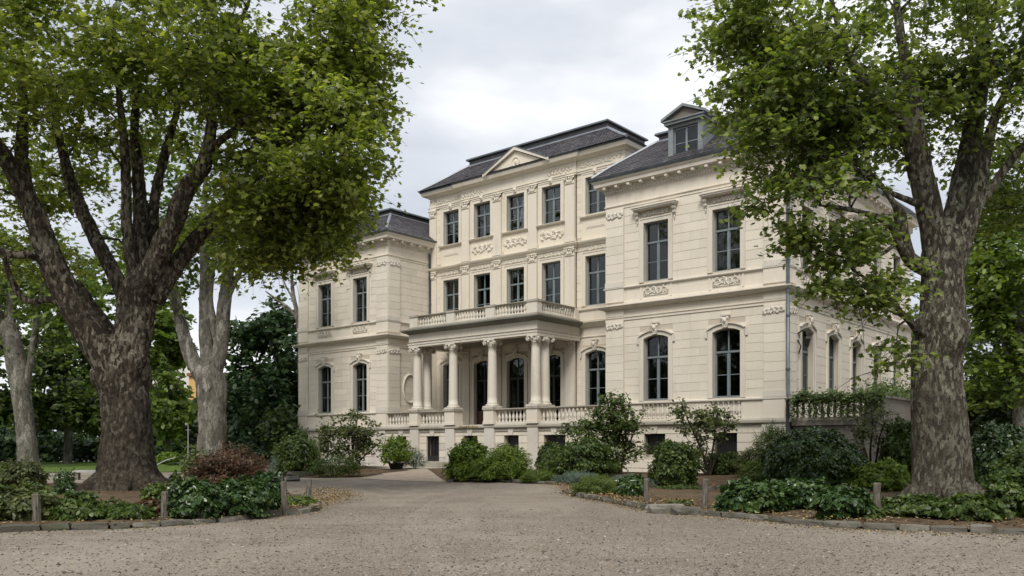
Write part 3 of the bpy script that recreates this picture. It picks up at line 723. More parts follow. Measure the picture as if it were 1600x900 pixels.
# basement door
d = MB(); d.box(-0.5, -0.44, 0.08, 0.16, 0, 1.42); d.box(0.44, 0.5, 0.08, 0.16, 0, 1.42); d.box(-0.44, 0.44, 0.08, 0.16, 1.36, 1.42); d.box(-0.025, 0.025, 0.08, 0.15, 0, 1.36)
for i in range(5): d.box(-0.38 + i * 0.19, -0.36 + i * 0.19, 0.10, 0.13, 0.3, 1.36)
d.box(-0.44, 0.44, 0.1, 0.14, 0.0, 0.32); d.build('basement_door', M['dframe'], house, (-20.48, -0.12, 0.66))
st = MB(); st.box(-21.5, -19.0, -0.9, -0.12, 0.2, 0.64)
st.build('step', M['ledge'], house); MB().box(-23.2, -18.6, -2.6, -0.9, 0.1, 0.34).build('step', M['ledge'], house)
# keystone wedges over the basement openings
ks = cached('bk', lambda: MB().prism([(-0.13, 0), (0.13, 0), (0.2, 0.36), (-0.2, 0.36)], -0.07, 0).mesh('keystone', M['base']))
for a, b, z0, z1 in bh: put('keystone', ks, (a + b) / 2, -0.14, 2.09)

# ---- balusters
BAL = [(0.055, 0), (0.055, 0.04), (0.035, 0.06), (0.030, 0.09), (0.060, 0.17), (0.066, 0.22), (0.055, 0.30), (0.032, 0.42), (0.028, 0.48), (0.045, 0.50), (0.045, 0.53), (0.055, 0.54), (0.055, 0.58)]
def bal_mesh(h, mat):
    k = h / 0.58; return cached(('bal', h, mat), lambda: MB().lathe([(r * 1.25, z * k) for r, z in BAL], seg=8).mesh('baluster', M[mat], True))
def balustrade(p0, p1, z, h, mat='trim', rail='ledge', spacing=0.235, plinth=0.12, railh=0.12, width=0.15, name='balustrade'):
    """run between two points of the local frame; posts are separate"""
    d = Vector((p1[0] - p0[0], p1[1] - p0[1])); L = d.length; a = math.atan2(d.y, d.x)
    mb = MB(); mb.box(0, L, -width, width, 0, plinth); root_ = mb.build(name, M[mat], house, (p0[0], p0[1], z), a)
    r = MB(); r.sweep([(-width - 0.04, h - railh), (width, h - railh), (width + 0.05, h - railh + 0.05), (width + 0.05, h - 0.02), (-width - 0.05, h), (-width - 0.09, h - railh + 0.05)], [(0, 0), (L, 0)])
    r.build('handrail', M[rail], root_)
    n = max(1, int(L / spacing)); bm_ = bal_mesh(round(h - railh - plinth, 3), mat)
    for i in range(n): link('baluster', bm_, root_, (L * (i + 0.5) / n, 0, plinth))
    return root_
PED = [(-22.19, -21.51), (-19.37, -18.63), (-16.47, -15.79), (-13.53, -12.82)]
TZ = 2.67
ped = MB()
def pedestal(a, b, y0=-0.34, y1=0.34, z=TZ, h=0.86):
    mb = MB(); mb.box(a, b, y0, y1, z, z + h - 0.1); mb.box(a - 0.03, b + 0.03, y0 - 0.03, y1 + 0.03, z, z + 0.14)
    mb.build('pedestal', M['stone'], house)
    MB().box(a - 0.05, b + 0.05, y0 - 0.05, y1 + 0.05, z + h - 0.1, z + h + 0.01).build('pedestal_cap', M['ledge'], house)
for a, b in PED: pedestal(a, b)
balustrade((-UC + 0.12, 0.0), (-22.24, 0.0), TZ, 0.84)
balustrade((-21.46, 0.0), (-19.42, 0.0), TZ, 0.84)
balustrade((-15.74, 0.0), (-13.58, 0.0), TZ, 0.84)
balustrade((-12.77, 0.0), (-UR - 0.02, 0.0), TZ, 0.84)
# blind balusters in the near wing's pedestal course
for c in (-6.14, -2.65):
    bpn = MB().box(c - 0.72, c + 0.72, -0.003, 0.0, 2.78, 3.44).build('baluster_panel', M['trim'], house)
    for i in range(6): link('baluster', bal_mesh(0.66, 'trim'), bpn, (c - 0.6 + i * 0.24, -0.03, 2.78))
# terrace floor
MB().box(-UC, -UR, -0.2, V1 + 0.5, 2.3, 2.668).build('terrace_floor', M['ledge'], house)
# warning stripe stuck on the floor edge in the gap
wy = NM('yellow_strip'); wy.color(wy.ramp(wy.noise(9, 2), [(0.45, (0.05, 0.045, 0.03)), (0.5, (0.42, 0.33, 0.12))], 'CONSTANT'))
MB().box(-18.3, -16.9, -0.325, -0.31, 2.52, 2.60).build('warning_strip', wy.m, house)

# ---- columns
def column(x, y):
    prof = [(0.275 - 0.0 * t, 0) for t in (0,)]
    prof = [(0.262 - 0.042 * (t / 10) ** 1.8, 0.28 + 2.95 * t / 10) for t in range(11)]
    o = cached('shaft', lambda: MB().lathe([(0.28, 0.24), (0.28, 0.27)] + prof + [(0.242, 3.24), (0.242, 3.28)], seg=24).mesh('column', M['trim'], True))
    c = link('column', o, house, (x, y, 3.55))
    link('column_base', cached('cbase', lambda: MB().box(-0.37, 0.37, -0.37, 0.37, 0, 0.09).lathe([(0.36, 0.09), (0.375, 0.13), (0.35, 0.17), (0.29, 0.18), (0.30, 0.22), (0.28, 0.24)], seg=24).mesh('column_base', M['trim'])), c)
    def capm():
        mb = MB(); mb.box(-0.35, 0.35, -0.33, 0.33, 0.27, 0.33); mb.lathe([(0.23, 0), (0.26, 0.04), (0.29, 0.14), (0.29, 0.27)], seg=20)
        for sx in (-1, 1):
            for sy in (-1, 1):
                mb.tube([(sx * 0.31, sy * 0.20, 0.15), (sx * 0.31, sy * 0.31, 0.15)], 0.11, 12)
                mb.tube([(x_, sy * 0.32, z_ + 0.15) for x_, _, z_ in spiral(sx * 0.31, 0, 0.10, 1.5, sx, 1)], 0.022, 5)
            mb.ball((0, sx * 0.34, 0.2), 0.07, 7, 5)
        return mb.mesh('column_capital', M['trim'])
    link('column_capital', cached('ccap', capm), c, (0, 0, 3.27))
for a, b in PED: column((a + b) / 2, 0.0)
for x in (-21.85, -13.175): pedestal(x - 0.34, x + 0.34, 0.42, 1.1); column(x, 0.74)
# entablature box beams round three sides, ceiling, slab, upper balustrade
XL_, XR_ = -22.28, -12.88
pth = [(XL_, V1), (XL_, -0.28), (XR_, -0.28), (XR_, V1)]
mb = MB(); mb.sweep([(-0.5, 7.16), (0.02, 7.16), (0.02, 7.28), (0.05, 7.29), (0.05, 7.40), (0.10, 7.44), (0.0, 7.46), (0.0, 7.88), (-0.5, 7.88)], pth)
mb.build('portico_entablature', M['trim'], house)
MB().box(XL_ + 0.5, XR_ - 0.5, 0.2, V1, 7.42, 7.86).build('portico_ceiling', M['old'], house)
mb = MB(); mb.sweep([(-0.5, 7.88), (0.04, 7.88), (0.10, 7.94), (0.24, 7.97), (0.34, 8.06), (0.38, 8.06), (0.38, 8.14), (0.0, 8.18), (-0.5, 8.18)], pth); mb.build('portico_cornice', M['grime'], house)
MB().box(XL_ + 0.4, XR_ - 0.4, 0.1, V1, 7.90, 8.17).build('balcony_floor', M['ledge'], house)
mb = MB(); mb.sweep([(-0.42, 8.18), (0.0, 8.18), (0.0, 8.30), (-0.42, 8.30)], pth); mb.build('balcony_kerb', M['ledge'], house)
BZ = 8.30
bp2 = [(-22.24, -21.6), (-19.3, -18.7), (-16.4, -15.78), (-13.56, -12.9)]
for i, (a, b) in enumerate(bp2):
    MB().box(a, b, -0.26, 0.14, BZ, BZ + 0.56).build('balcony_post', M['trim'], house)
for (a0, a1), (b0, b1) in zip(bp2, bp2[1:]): balustrade((a1, -0.07), (b0, -0.07), BZ, 0.66, 'trim', 'ledge', 0.20, 0.07, 0.1, 0.12)
for x in (-22.08, -13.08):
    balustrade((x, 0.14), (x, V1 - 0.35), BZ, 0.66, 'trim', 'ledge', 0.22, 0.07, 0.1, 0.12)
    MB().box(x - 0.16, x + 0.16, V1 - 0.35, V1 - 0.02, BZ, BZ + 0.56).build('balcony_post', M['trim'], house)
mb = MB()
for a, b in bp2: mb.box(a - 0.04, b + 0.04, -0.3, 0.18, BZ + 0.563, BZ + 0.672)
split_build(mb, 'post_cap', M['ledge'], house)

# ---- middle block: side bays on y = 3.5, the three middle bays 0.1 forward
CW = [-22.54, -19.91, -17.35, -14.78, -11.9]
ZA, ZB = 9.02, 13.80; HA, HB = 2.64, 2.06
hc = []
for i, c in enumerate(CW):
    hc += [(c - GW / 2, c + GW / 2, ZA, ZA + HA), (c - GW / 2, c + GW / 2, ZB, ZB + HB)]
    hc.append((c - GW / 2, c + GW / 2, 3.62, 6.6) if i in (0, 4) else (c - GW / 2, c + GW / 2, 2.68, 6.55))
L0, R0, ML, MR = -24.35, -10.12, -21.56, -13.15
def sub(h, a, b): return [q for q in h if q[0] >= a and q[1] <= b]
wall('wall', L0, ML, 2.3, 17.0, sub(hc, L0, ML), (0, V1 + 0.1), 0, M['joint'])
wall('wall', ML, MR, 2.3, 17.0, sub(hc, ML, MR), (0, V1), 0, M['joint'])
wall('wall', MR, -UR, 2.3, 13.9, [q for q in hc if q[0] > MR and q[3] < 13], (0, V1 + 0.1), 0, M['joint'])
wall('wall', MR, R0, 13.9, 17.0, [(q[0], q[1], 13.9, q[3]) for q in hc if q[0] > MR and q[3] > 13], (0, V1 + 0.1), 0, M['joint'])
cpad = [(h[0] - 0.2, h[1] + 0.2, h[2] - 0.3, h[3] + 0.2) for h in hc]
PIL = [-21.22, -18.71, -16.07, -13.49]
ppad = [(p - 0.33, p + 0.33, 3, 17) for p in PIL]
for a, b, yy in ((L0 + 0.57, ML, V1 + 0.1), (ML, MR, V1), (MR, -UR, V1 + 0.1)):
    for z0, z1 in ((2.68, 7.3), (9.0, 11.95)): ashlar(a, b, z0, z1, 0.41, 0.85, cpad + ppad, (0, yy), 0, 'stone_c', proud=0.010, gap=0.009, seed=5)
    b3 = b if b < -10 else R0 - 0.57
    ashlar(a, b3, 12.7, 16.2, 0.41, 0.85, [(c - 0.9, c + 0.9, 12.5, 13.85) for c in CW] + cpad + ppad, (0, yy), 0, 'stone_c', proud=0.010, gap=0.009, seed=6)
# giant pilasters, two orders
pm = lambda h: cached(('pil', h), lambda: MB().box(-0.3, 0.3, -0.10, 0.02, 0, h).box(-0.35, 0.35, -0.14, 0.02, 0, 0.2).mesh('pilaster', M['trim_c']))
for p in PIL:
    put('pilaster', pm(3.5), p, V1, 8.75); put('capital', capital_mesh(0.6, 'trim_c'), p, V1 - 0.1, 11.83)
    put('pilaster', pm(3.35), p, V1, 12.55); put('capital', capital_mesh(0.6, 'trim_c'), p, V1 - 0.1, 15.72)
    put('pilaster', cached('pilg', lambda: MB().box(-0.3, 0.3, -0.10, 0.02, 0, 4.6).mesh('pilaster', M['trim'])), p, V1, 2.7)
    put('capital', capital_mesh(0.6, 'trim', 0.40), p, V1 - 0.1, 6.75)
for p in (L0 + 0.28, R0 - 0.28):
    for z, h in ((8.75, 3.5), (12.55, 3.9)):
        if p > -12 and z < 12: continue
        put('pilaster', cached(('pilc', h), lambda: MB().box(-0.28, 0.28, -0.10, 0.02, 0, h).mesh('pilaster', M['trim_c'])), p, V1 + 0.1, z); put('capital', capital_mesh(0.56, 'trim_c'), p, V1, z + 3.1)
wall('wall', V1 + 0.1, 12, 13.2, 17.0, [], (R0, 0), SIDE, M['stone_c'])
split_build(MB().box(L0, L0 + 0.3, V1 + 0.55, 11.69, 13.0, 17.0).box(L0, R0 - 0.01, 11.7, 12.0, 2.3, 17.0), 'back_wall', M['stone_c'], house)
MB().box(R0 - 0.01, R0 + 0.06, V1 + 0.3, V1 + 0.95, 13.2, 16.9).build('pilaster', M['trim_c'], house)
for i, c in enumerate(CW):
    yy = V1 + (0.1 if i in (0, 4) else 0)
    window(c, yy, ZA, GW, HA, 0, 'std', ['blind', 'drape', 'net', 'drape', None][i])
    put('window_surround', surround_rect(GW, HA, 'trim_c'), c, yy, ZA)
    window(c, yy, ZB, GW, HB, 0, 'std', [None, None, None, None, None][i]); put('window_surround', surround_rect(GW, HB, 'trim_c'), c, yy, ZB)
    MB().box(c - 0.9, c + 0.9, yy - 0.016, yy + 0.0, 12.53, ZB - 0.06).build('apron', M['stone_c'], house)
    put('window_sill', cached('sillc', lambda: MB().sweep([(0, -0.1), (0.14, -0.08), (0.18, -0.02), (0.18, 0.0), (0, 0.02)], [(-0.98, 0), (0.98, 0)]).mesh('window_sill', M['trim_c'])), c, yy, ZB - 0.02)
    put('keystone', cached('ksm', lambda: MB().prism([(-0.09, 0), (0.09, 0), (0.13, 0.28), (-0.13, 0.28)], -0.13, 0).ball((0, -0.13, 0.14), 0.09, 7, 5).mesh('keystone', M['trim_c'])), c, yy, ZB + HB + 0.1)
    put('carved_ornament', carving(1.45, 0.48, 12, 'trim_c', 0.035), c, yy - 0.02, ZA + HA + 0.42)
    if i in (1, 2, 3): put('carved_ornament', carving(1.5, 0.74, 20 + i, 'trim_c', 0.062), c, yy - 0.02, 13.15)
    else: put('apron_panel', cached('app', lambda: MB().box(-0.62, 0.62, -0.035, 0.0, -0.15, 0.15).box(-0.54, 0.54, -0.05, -0.034, -0.09, 0.09).mesh('apron_panel', M['trim_c'])), c, yy, 13.28)
    if i in (0, 4): gf_window(0, yy, 0, c, ['drape', None][i // 4])
    else:
        window(c, yy, 2.68, GW, 3.87, 0, 'french'); put('window_surround', surround_arch(GW, 3.87, 'trim'), c, yy, 2.68)
        put('spandrel', spandrel(GW, 3.87, 'stone_c'), c, yy, 2.68); put('keystone', keystone('trim'), c, yy - 0.02, 6.57)
# wooden lower panels of the first french door
MB().box(-19.91 - 0.58, -19.91 + 0.58, V1 + 0.17, V1 + 0.2, 2.72, 3.6).build('door_panel', M['door'], house)
cpath = [(L0, V1 + 2), (L0, V1 + 0.1), (ML, V1 + 0.1), (ML, V1), (MR, V1), (MR, V1 + 0.1), (-UR, V1 + 0.1)]
cp_top = cpath[:-1] + [(R0, V1 + 0.1), (R0, 12)]
mb = MB(); mb.sweep([(-0.05, 12.22), (0.10, 12.22), (0.13, 12.30), (0.22, 12.36), (0.26, 12.44), (0.26, 12.48), (0.0, 12.53), (-0.05, 12.53)], cpath)
mb.sweep([(-0.05, 8.74), (0.10, 8.74), (0.15, 8.80), (0.15, 8.86), (-0.05, 8.88)], cpath[4:])
mb.sweep([(-0.05, 7.86), (0.10, 7.86), (0.22, 7.98), (0.34, 8.08), (0.34, 8.12), (-0.05, 8.2)], cpath[4:])
mb.sweep([(-0.05, 3.44), (0.06, 3.44), (0.08, 3.56), (-0.05, 3.58)], cpath[4:])
split_build(mb, 'string_cornice', M['trim_c'], house)
mb = MB(); mb.sweep([(-0.05, 11.97), (0.03, 11.97), (0.05, 12.22), (-0.05, 12.22)], cpath); mb.sweep([(-0.05, 7.3), (0.03, 7.3), (0.06, 7.36), (0.03, 7.4), (0.03, 7.86), (-0.05, 7.86)], cpath[4:])
mb.sweep([(-0.05, 8.2), (0.05, 8.2), (0.05, 8.74), (-0.05, 8.74)], cpath[4:])
mb.sweep([(-0.05, 16.14), (0.08, 16.14), (0.08, 16.22), (0.12, 16.25), (0.03, 16.28), (0.03, 16.86), (-0.05, 16.86)], cp_top); split_build(mb, 'frieze_band', M['trim_c'], house)
for a, b in ((-21.5, -19.9), (-15.1, -13.3)): put('carved_ornament', carving(1.55, 0.42, 31, 'trim_c', 0.04), (a + b) / 2, V1 - 0.03, 16.55)
for a, b in ((-23.8, -21.7), (-13.0, -10.8)): put('carved_ornament', carving(2.0, 0.32, 33, 'trim_c', 0.035), (a + b) / 2, V1 + 0.07, 16.55)
for x in (L0 + 0.3, R0 - 0.3): put('carved_ornament', carving(0.55, 0.36, 35, 'trim_c', 0.035), x, V1 + 0.06, 16.60)
mb = MB(); mb.sweep([(-0.05, 16.86), (0.10, 16.86), (0.16, 16.95), (0.38, 16.99), (0.42, 17.10), (0.45, 17.19), (-0.05, 17.19)], cp_top); mb.build('eaves_cornice', M['trim_c'], house)
mb = MB(); mb.sweep([(-0.05, 17.19), (0.47, 17.19), (0.52, 17.25), (0.48, 17.27), (-0.05, 17.3)], cp_top); mb.build('gutter', M['zinc'], house)
# pediment
pw, pz, pt = 2.25, 17.14, 18.15; pc = -17.0
mb = MB(); mb.prism([(pc - pw, pz), (pc + pw, pz), (pc, pt)], V1 - 0.42, V1 + 0.5); pd = mb.build('pediment', M['stone_c'], house)
for s in (-1, 1):
    for (y0, off_, th, mt) in ((V1 - 0.58, 0.0, 0.16, 'trim_c'), (V1 - 0.60, 0.16, 0.045, 'zinc')):
        a = math.atan2(pt - pz, pw); nx, nz = -math.sin(a) * s, math.cos(a)
        p0 = (pc + s * (pw + 0.15), pz - 0.03); p1 = (pc, pt + 0.035)
        q = [(p0[0] - nx * -off_ , p0[1] + nz * off_), (p1[0], p1[1] + off_ / nz), (p1[0], p1[1] + (off_ + th) / nz), (p0[0] + 0, p0[1] + nz * off_ + th / nz)]
        MB().prism(q, y0, V1 + 0.9).build('raking_cornice', M[mt], pd)
MB().tube([(pc + 0.26 * math.cos(t * PI / 8), V1 - 0.43, 17.53 + 0.26 * math.sin(t * PI / 8)) for t in range(17)], 0.035, 6).ball((pc, V1 - 0.42, 17.53), 0.12, 8, 6, (1, 0.5, 1.2)).build('medallion', M['trim_c'], pd)

# ---- roofs
def slates(mb, quad, rows, wd, eps=0.012):
    bl, br, tr2, tl = [Vector(q) for q in quad]; n = (br - bl).cross(tl - bl).normalized(); r = random.Random(3)
    for j in range(rows):
        t0, t1 = j / rows, min(1, (j + 1.25) / rows)
        a0, b0 = bl.lerp(tl, t0), br.lerp(tr2, t0); a1, b1 = bl.lerp(tl, t1), br.lerp(tr2, t1)
        k = max(1, int((b0 - a0).length / wd)); sh = 0.5 * (j % 2) / k
        for i in range(k):
            s0, s1 = i / k + sh, (i + 1) / k + sh - 0.006 / wd / 10
            s1 = min(s1, 1.0)
            if s0 >= 1: continue
            lift = 0.024 + r.uniform(-0.004, 0.006)
            p = [a0.lerp(b0, s0) + n * lift, a0.lerp(b0, s1) + n * (lift + r.uniform(-0.003, 0.003)), a1.lerp(b1, s1) + n * 0.006, a1.lerp(b1, s0) + n * 0.006, a0.lerp(b0, s0), a0.lerp(b0, s1)]
            mb.add(p, [(0, 1, 2, 3), (4, 5, 1, 0)])
def mansard(eave, cap, ze, zm, zc, zt, faces, inset=0.55):
    (x0, x1, y0, y1), (c0, c1, d0, d1) = eave, cap
    def ring(t, z): return [(x0 + (c0 - x0) * t, y0 + (d0 - y0) * t, z), (x1 + (c1 - x1) * t, y0 + (d0 - y0) * t, z), (x1 + (c1 - x1) * t, y1 + (d1 - y1) * t, z), (x0 + (c0 - x0) * t, y1 + (d1 - y1) * t, z)]
    tm = 0.26
    r0, r1, r2 = ring(0, ze), ring(tm, zm), ring(1, zc)
    mb = MB(); mb.add(r0 + r1 + r2, [(i, (i + 1) % 4, 4 + (i + 1) % 4, 4 + i) for i in range(4)] + [(4 + i, 4 + (i + 1) % 4, 8 + (i + 1) % 4, 8 + i) for i in range(4)] + [(8, 9, 10, 11)])
    rf = mb.build('roof', M['slate'], house)
    sm = MB()
    for i in faces:
        j = (i + 1) % 4; slates(sm, (r0[i], r0[j], r1[j], r1[i]), 4, 0.2); slates(sm, (r1[i], r1[j], r2[j], r2[i]), 13, 0.2)
    o = sm.build('slates', M['slate'], rf); o['kind'] = 'stuff'
    for i in range(4):
        fl = [Vector(r0[i]) + Vector((0, 0, 0.03)), Vector(r1[i]) + Vector((0, 0, 0.03)), Vector(r2[i]) + Vector((0, 0, 0.02))]
        MB().tube(fl, 0.085, 6).build('hip_flashing', M['zinc_l'], rf)
    e_ = 0.0
    cb = MB(); P4 = [(c0, d0), (c1, d0), (c1, d1), (c0, d1)]
    def ringo(o_, z): return [(c0 - o_, d0 - o_, z), (c1 + o_, d0 - o_, z), (c1 + o_, d1 + o_, z), (c0 - o_, d1 + o_, z)]
    rr = [ringo(0.05, zc - 0.02), ringo(0.05, zc + 0.05), ringo(-0.02, zc + 0.06), ringo(-0.02, zt - 0.16), ringo(0.14, zt - 0.10)]
    vs = sum(rr, []); cb.add(vs, [(4 * a + i, 4 * a + (i + 1) % 4, 4 * a + 4 + (i + 1) % 4, 4 * a + 4 + i) for a in range(4) for i in range(4)])
    cb.build('roof_cap', M['zinc_d'], rf)
    MB().add(ringo(0.10, zc - 0.05) + ringo(0.10, zc + 0.03), [(i, (i + 1) % 4, 4 + (i + 1) % 4, 4 + i) for i in range(4)]).build('roof_flashing', M['zinc_l'], rf)
    tp = MB(); a, b = ringo(0.15, zt - 0.10), ringo(0.12, zt); mx_, my_ = (c0 + c1) / 2, (d0 + d1) / 2
    dx = min(c1 - c0, d1 - d0) / 2 * 0.95
    top = [(c0 + dx, d0 + dx, zt + 0.25), (c1 - dx, d0 + dx, zt + 0.25), (c1 - dx, d1 - dx, zt + 0.25), (c0 + dx, d1 - dx, zt + 0.25)]
    tp.add(a + b + top, [(i, (i + 1) % 4, 4 + (i + 1) % 4, 4 + i) for i in range(4)] + [(4 + i, 4 + (i + 1) % 4, 8 + (i + 1) % 4, 8 + i) for i in range(4)] + [(8, 9, 10, 11), (0, 3, 2, 1)])
    tp.build('roof_top', M['zinc'], rf)
    return rf
mansard((-9.35, 0.55, -0.55, VB + 0.5), (-7.15, -1.65, 1.9, VB - 1.9), 14.2, 14.75, 16.15, 16.55, (0, 1, 3))
mansard((-24.85, -9.6, V1 - 0.5, 12.4), (-23.05, -12.6, 5.6, 9.6), 17.28, 17.72, 19.15, 19.6, (0, 1, 3))
mansard((-33.5, -23.9, -0.55, VB + 0.5), (-31.2, -26.25, 1.9, VB - 1.9), 14.2, 14.7, 15.95, 16.32, (0, 1, 3))
# ---- dormers
def dormer(cx, full=True):
    """a grey painted dormer with a pediment; centre cx, on the eaves of a wing"""
    y = -0.18; z = 14.28
    d = MB(); d.box(-0.86, -0.62, 0, 2.2, 0, 1.62); d.box(0.62, 0.86, 0, 2.2, 0, 1.62); d.box(-0.62, 0.62, 0, 0.2, 1.48, 1.62); d.box(-0.62, 0.62, 0, 0.2, 0, 0.1)
    root_ = d.build('dormer', M['dorm'], house, (cx, y, z))
    MB().box(-0.98, 0.98, -0.16, 2.2, 1.62, 1.74).box(-1.04, 1.04, -0.22, 2.2, 1.74, 1.80).build('dormer_cornice', M['dorm'], root_)
    MB().prism([(-0.95, 1.8), (0.95, 1.8), (0, 2.26)], -0.10, 2.6).build('tympanum', M['old'], root_)
    for s in (-1, 1):
        MB().prism([(s * 1.1, 1.79), (0, 2.28), (0, 2.40), (s * 1.1, 1.91)], -0.26, 2.6).build('raking_cornice', M['dorm'], root_)
    f = MB(); 
    for a, b, c_, e2 in ((-0.62, -0.55, 0.1, 1.48), (0.55, 0.62, 0.1, 1.48), (-0.045, 0.045, 0.1, 1.48), (-0.55, -0.045, 1.41, 1.48), (0.045, 0.55, 1.41, 1.48), (-0.55, -0.045, 0.1, 0.18), (0.045, 0.55, 0.1, 0.18), (-0.55, -0.045, 0.76, 0.79), (0.045, 0.55, 0.76, 0.79)):
        f.box(a, b, 0.12, 0.18, c_, e2)
    fo = f.build('window_frame', M['zinc_l'], root_)
    for s in (-1, 1):
        o = link('pane', pane_mesh(0.5, 1.24), root_, (s * 0.295, 0.15, 0.17))
    MB().box(-0.6, 0.6, 0.6, 0.62, 0.1, 1.5).build('curtain', M['net'], root_)
dormer(-4.55); dormer(-28.7)
# ---- downpipes
def pipe(x, y, z0, z1, r=0.075):
    o = MB().tube([(x, y, z0), (x, y, z1)], r, 10).build('downpipe', M['zinc'], house, smooth_=True)
    n = int((z1 - z0) / 2.2)
    for i in range(n): MB().tube([(x, y, z0 + 1 + i * 2.2), (x, y, z0 + 1.08 + i * 2.2)], r + 0.02, 10).build('pipe_bracket', M['zinc'], o)
pipe(0.16, -0.05 - 0.12, 3.62, 13.45); pipe(0.20, -0.30, 0.2, 3.42)
pipe(-UC + 0.13, V1 - 0.05, 2.7, 13.4)
place_blocks()

# ---- oval niche on the far wing's inner side
x, y = off(-UC, 0, SIDE, 1.75, 0.03)
mb = MB(); mb.tube([(0.55 * math.cos(t * PI / 12), 0, 0.85 * math.sin(t * PI / 12)) for t in range(25)], 0.07, 6)
mb.build('oval_frame', M['trim'], house, (x, y, 5.0), SIDE)

# ---- side terrace beyond the near corner
sidet = empty('side_terrace', L2W(0.3, 0, 0), ROT)
tag(sidet, 'grimy old stone side terrace with vine-covered balustrade right of the mansion corner', 'terrace')
H0 = house; house = sidet
MB().box(0.0, 3.6, 0.0, 14.0, -0.3, 2.35).build('terrace_wall', M['old'], sidet)
MB().box(0.0, 3.75, -0.14, 14.1, 2.35, 2.55).build('terrace_ledge', M['old'], sidet)
balustrade((0.05, 0.02), (2.85, 0.02), 2.55, 0.88, 'ledge', 'old', 0.25)
MB().box(2.88, 3.62, -0.1, 0.5, 2.55, 3.36).box(3.0, 3.5, -0.14, -0.09, 2.7, 3.2).box(3.28, 3.62, 0.5, 13.9, 2.56, 3.36).build('corner_pier', M['old'], sidet)
MB().box(2.82, 3.7, -0.17, 0.56, 3.36, 3.44).box(3.2, 3.72, 0.57, 13.95, 3.36, 3.45).build('pier_cap', M['grime'], sidet)
MB().box(2.9, 3.66, -0.2, 0.1, -0.3, 2.34).build('basement_pier', M['old'], sidet)
house = H0
# ============================================================ GROUND
def axis(lo, hi, near_lo, near_hi, step, grow=1.35):
    a = list(np.arange(near_lo, near_hi + 1e-6, step)); s = step
    while a[-1] < hi: s *= grow; a.append(a[-1] + s)
    s = step
    while a[0] > lo: s *= grow; a.insert(0, a[0] - s)
    return a
gx = axis(-900, 900, -34, 24, 0.6); gy = axis(-60, 1500, 2, 60, 0.6)
V = [(x, y, gz(x, y)) for y in gy for x in gx]; nx_ = len(gx)
Fc = [(j * nx_ + i, j * nx_ + i + 1, (j + 1) * nx_ + i + 1, (j + 1) * nx_ + i) for j in range(len(gy) - 1) for i in range(nx_ - 1)]
tag(link('ground', np_mesh('ground', V, Fc, M['gravel'], True)), kind='structure')

def poly_patch(name, outline, mat, lift, step=0.5, dome=0.0):
    """a sheet following the ground inside an outline of (x,y); rises to lift (+dome inside)"""
    pts = [Vector(p) for p in outline]; n = len(pts)
    x0, x1 = min(p.x for p in pts), max(p.x for p in pts); y0, y1 = min(p.y for p in pts), max(p.y for p in pts)
    import bmesh
    from mathutils.geometry import delaunay_2d_cdt
    bd = []
    for i in range(n):
        a, b = pts[i], pts[(i + 1) % n]; k = max(1, int((b - a).length / step))
        bd += [a.lerp(b, j / k) for j in range(k)]
    nb = len(bd)
    def inside(p):
        c = False
        for i in range(nb):
            a, b = bd[i], bd[i - 1]
            if (a.y > p.y) != (b.y > p.y) and p.x < (b.x - a.x) * (p.y - a.y) / (b.y - a.y) + a.x: c = not c
        return c
    def dist(p): return min((p - q).length for q in bd)
    inn = []
    yy = y0
    while yy < y1:
        xx = x0
        while xx < x1:
            p = Vector((xx + rnd.uniform(-.1, .1) * step, yy + rnd.uniform(-.1, .1) * step))
            if inside(p):
                d = dist(p)
                if d > step * 0.4: inn.append((p, d))
            xx += step
        yy += step
    allp = bd + [p for p, _ in inn]
    r = delaunay_2d_cdt(allp, [(i, (i + 1) % nb) for i in range(nb)], [], 1, 1e-4)
    vs = []
    dd = {i: (0 if i < nb else inn[i - nb][1]) for i in range(len(allp))}
    for k, v in enumerate(r[0]):
        src = r[3][k]; d = dd[src[0]] if src else 0
        z = gz(v.x, v.y) + lift + (dome * min(1, d / 2.0) + 0.05 * noise.noise(Vector((v.x * 0.9, v.y * 0.9, 3))) * min(1, d) if dome else 0)
        vs.append((v.x, v.y, z))
    mb = MB(); mb.add(vs, [tuple(f) for f in r[2]])
    return tag(mb.build(name, mat, smooth_=True), kind='structure')
def px_outline(pl): return [ground_at(*p).to_2d() for p in pl]
def dense(pl, step=0.45):       # smooth open outline
    P_ = [Vector(p) for p in pl]; o = []
    for i in range(len(P_) - 1):
        p0, p1, p2, p3 = P_[max(i - 1, 0)], P_[i], P_[i + 1], P_[min(i + 2, len(P_) - 1)]
        k = max(2, int((p2 - p1).length / step))
        for j in range(k):
            t = j / k; o.append(0.5 * ((2 * p1) + (p2 - p0) * t + (2 * p0 - 5 * p1 + 4 * p2 - p3) * t * t + (3 * p1 - p0 - 3 * p2 + p3) * t ** 3))
    o.append(P_[-1]); return o
kerbL = dense(px_outline([(-260, 838), (-60, 834), (60, 829), (180, 826), (290, 820), (385, 811), (450, 805), (487, 799), (496, 793), (484, 786), (462, 778)]))
backL = [p for p in px_outline([(440, 766), (380, 761), (290, 759), (120, 760), (-80, 765), (-260, 775)])]
bedL = poly_patch('planting_bed', kerbL + backL, M['soil'], 0.05, 0.55, 0.16)
kerbR = dense(px_outline([(884, 769), (908, 777), (960, 786), (1010, 796), (1060, 802), (1110, 806), (1190, 813), (1260, 820), (1340, 826), (1480, 831), (1640, 836), (1850, 842)]))
backR = [p for p in px_outline([(1900, 760), (1500, 748)])] + [L2W(8, -1.5).to_2d(), L2W(3.6, -1.0).to_2d()] + px_outline([(1200, 754), (1196, 762), (1090, 762), (980, 760), (905, 763)])
bedR = poly_patch('planting_bed', kerbR + backR, M['soil'], 0.05, 0.55, 0.08)
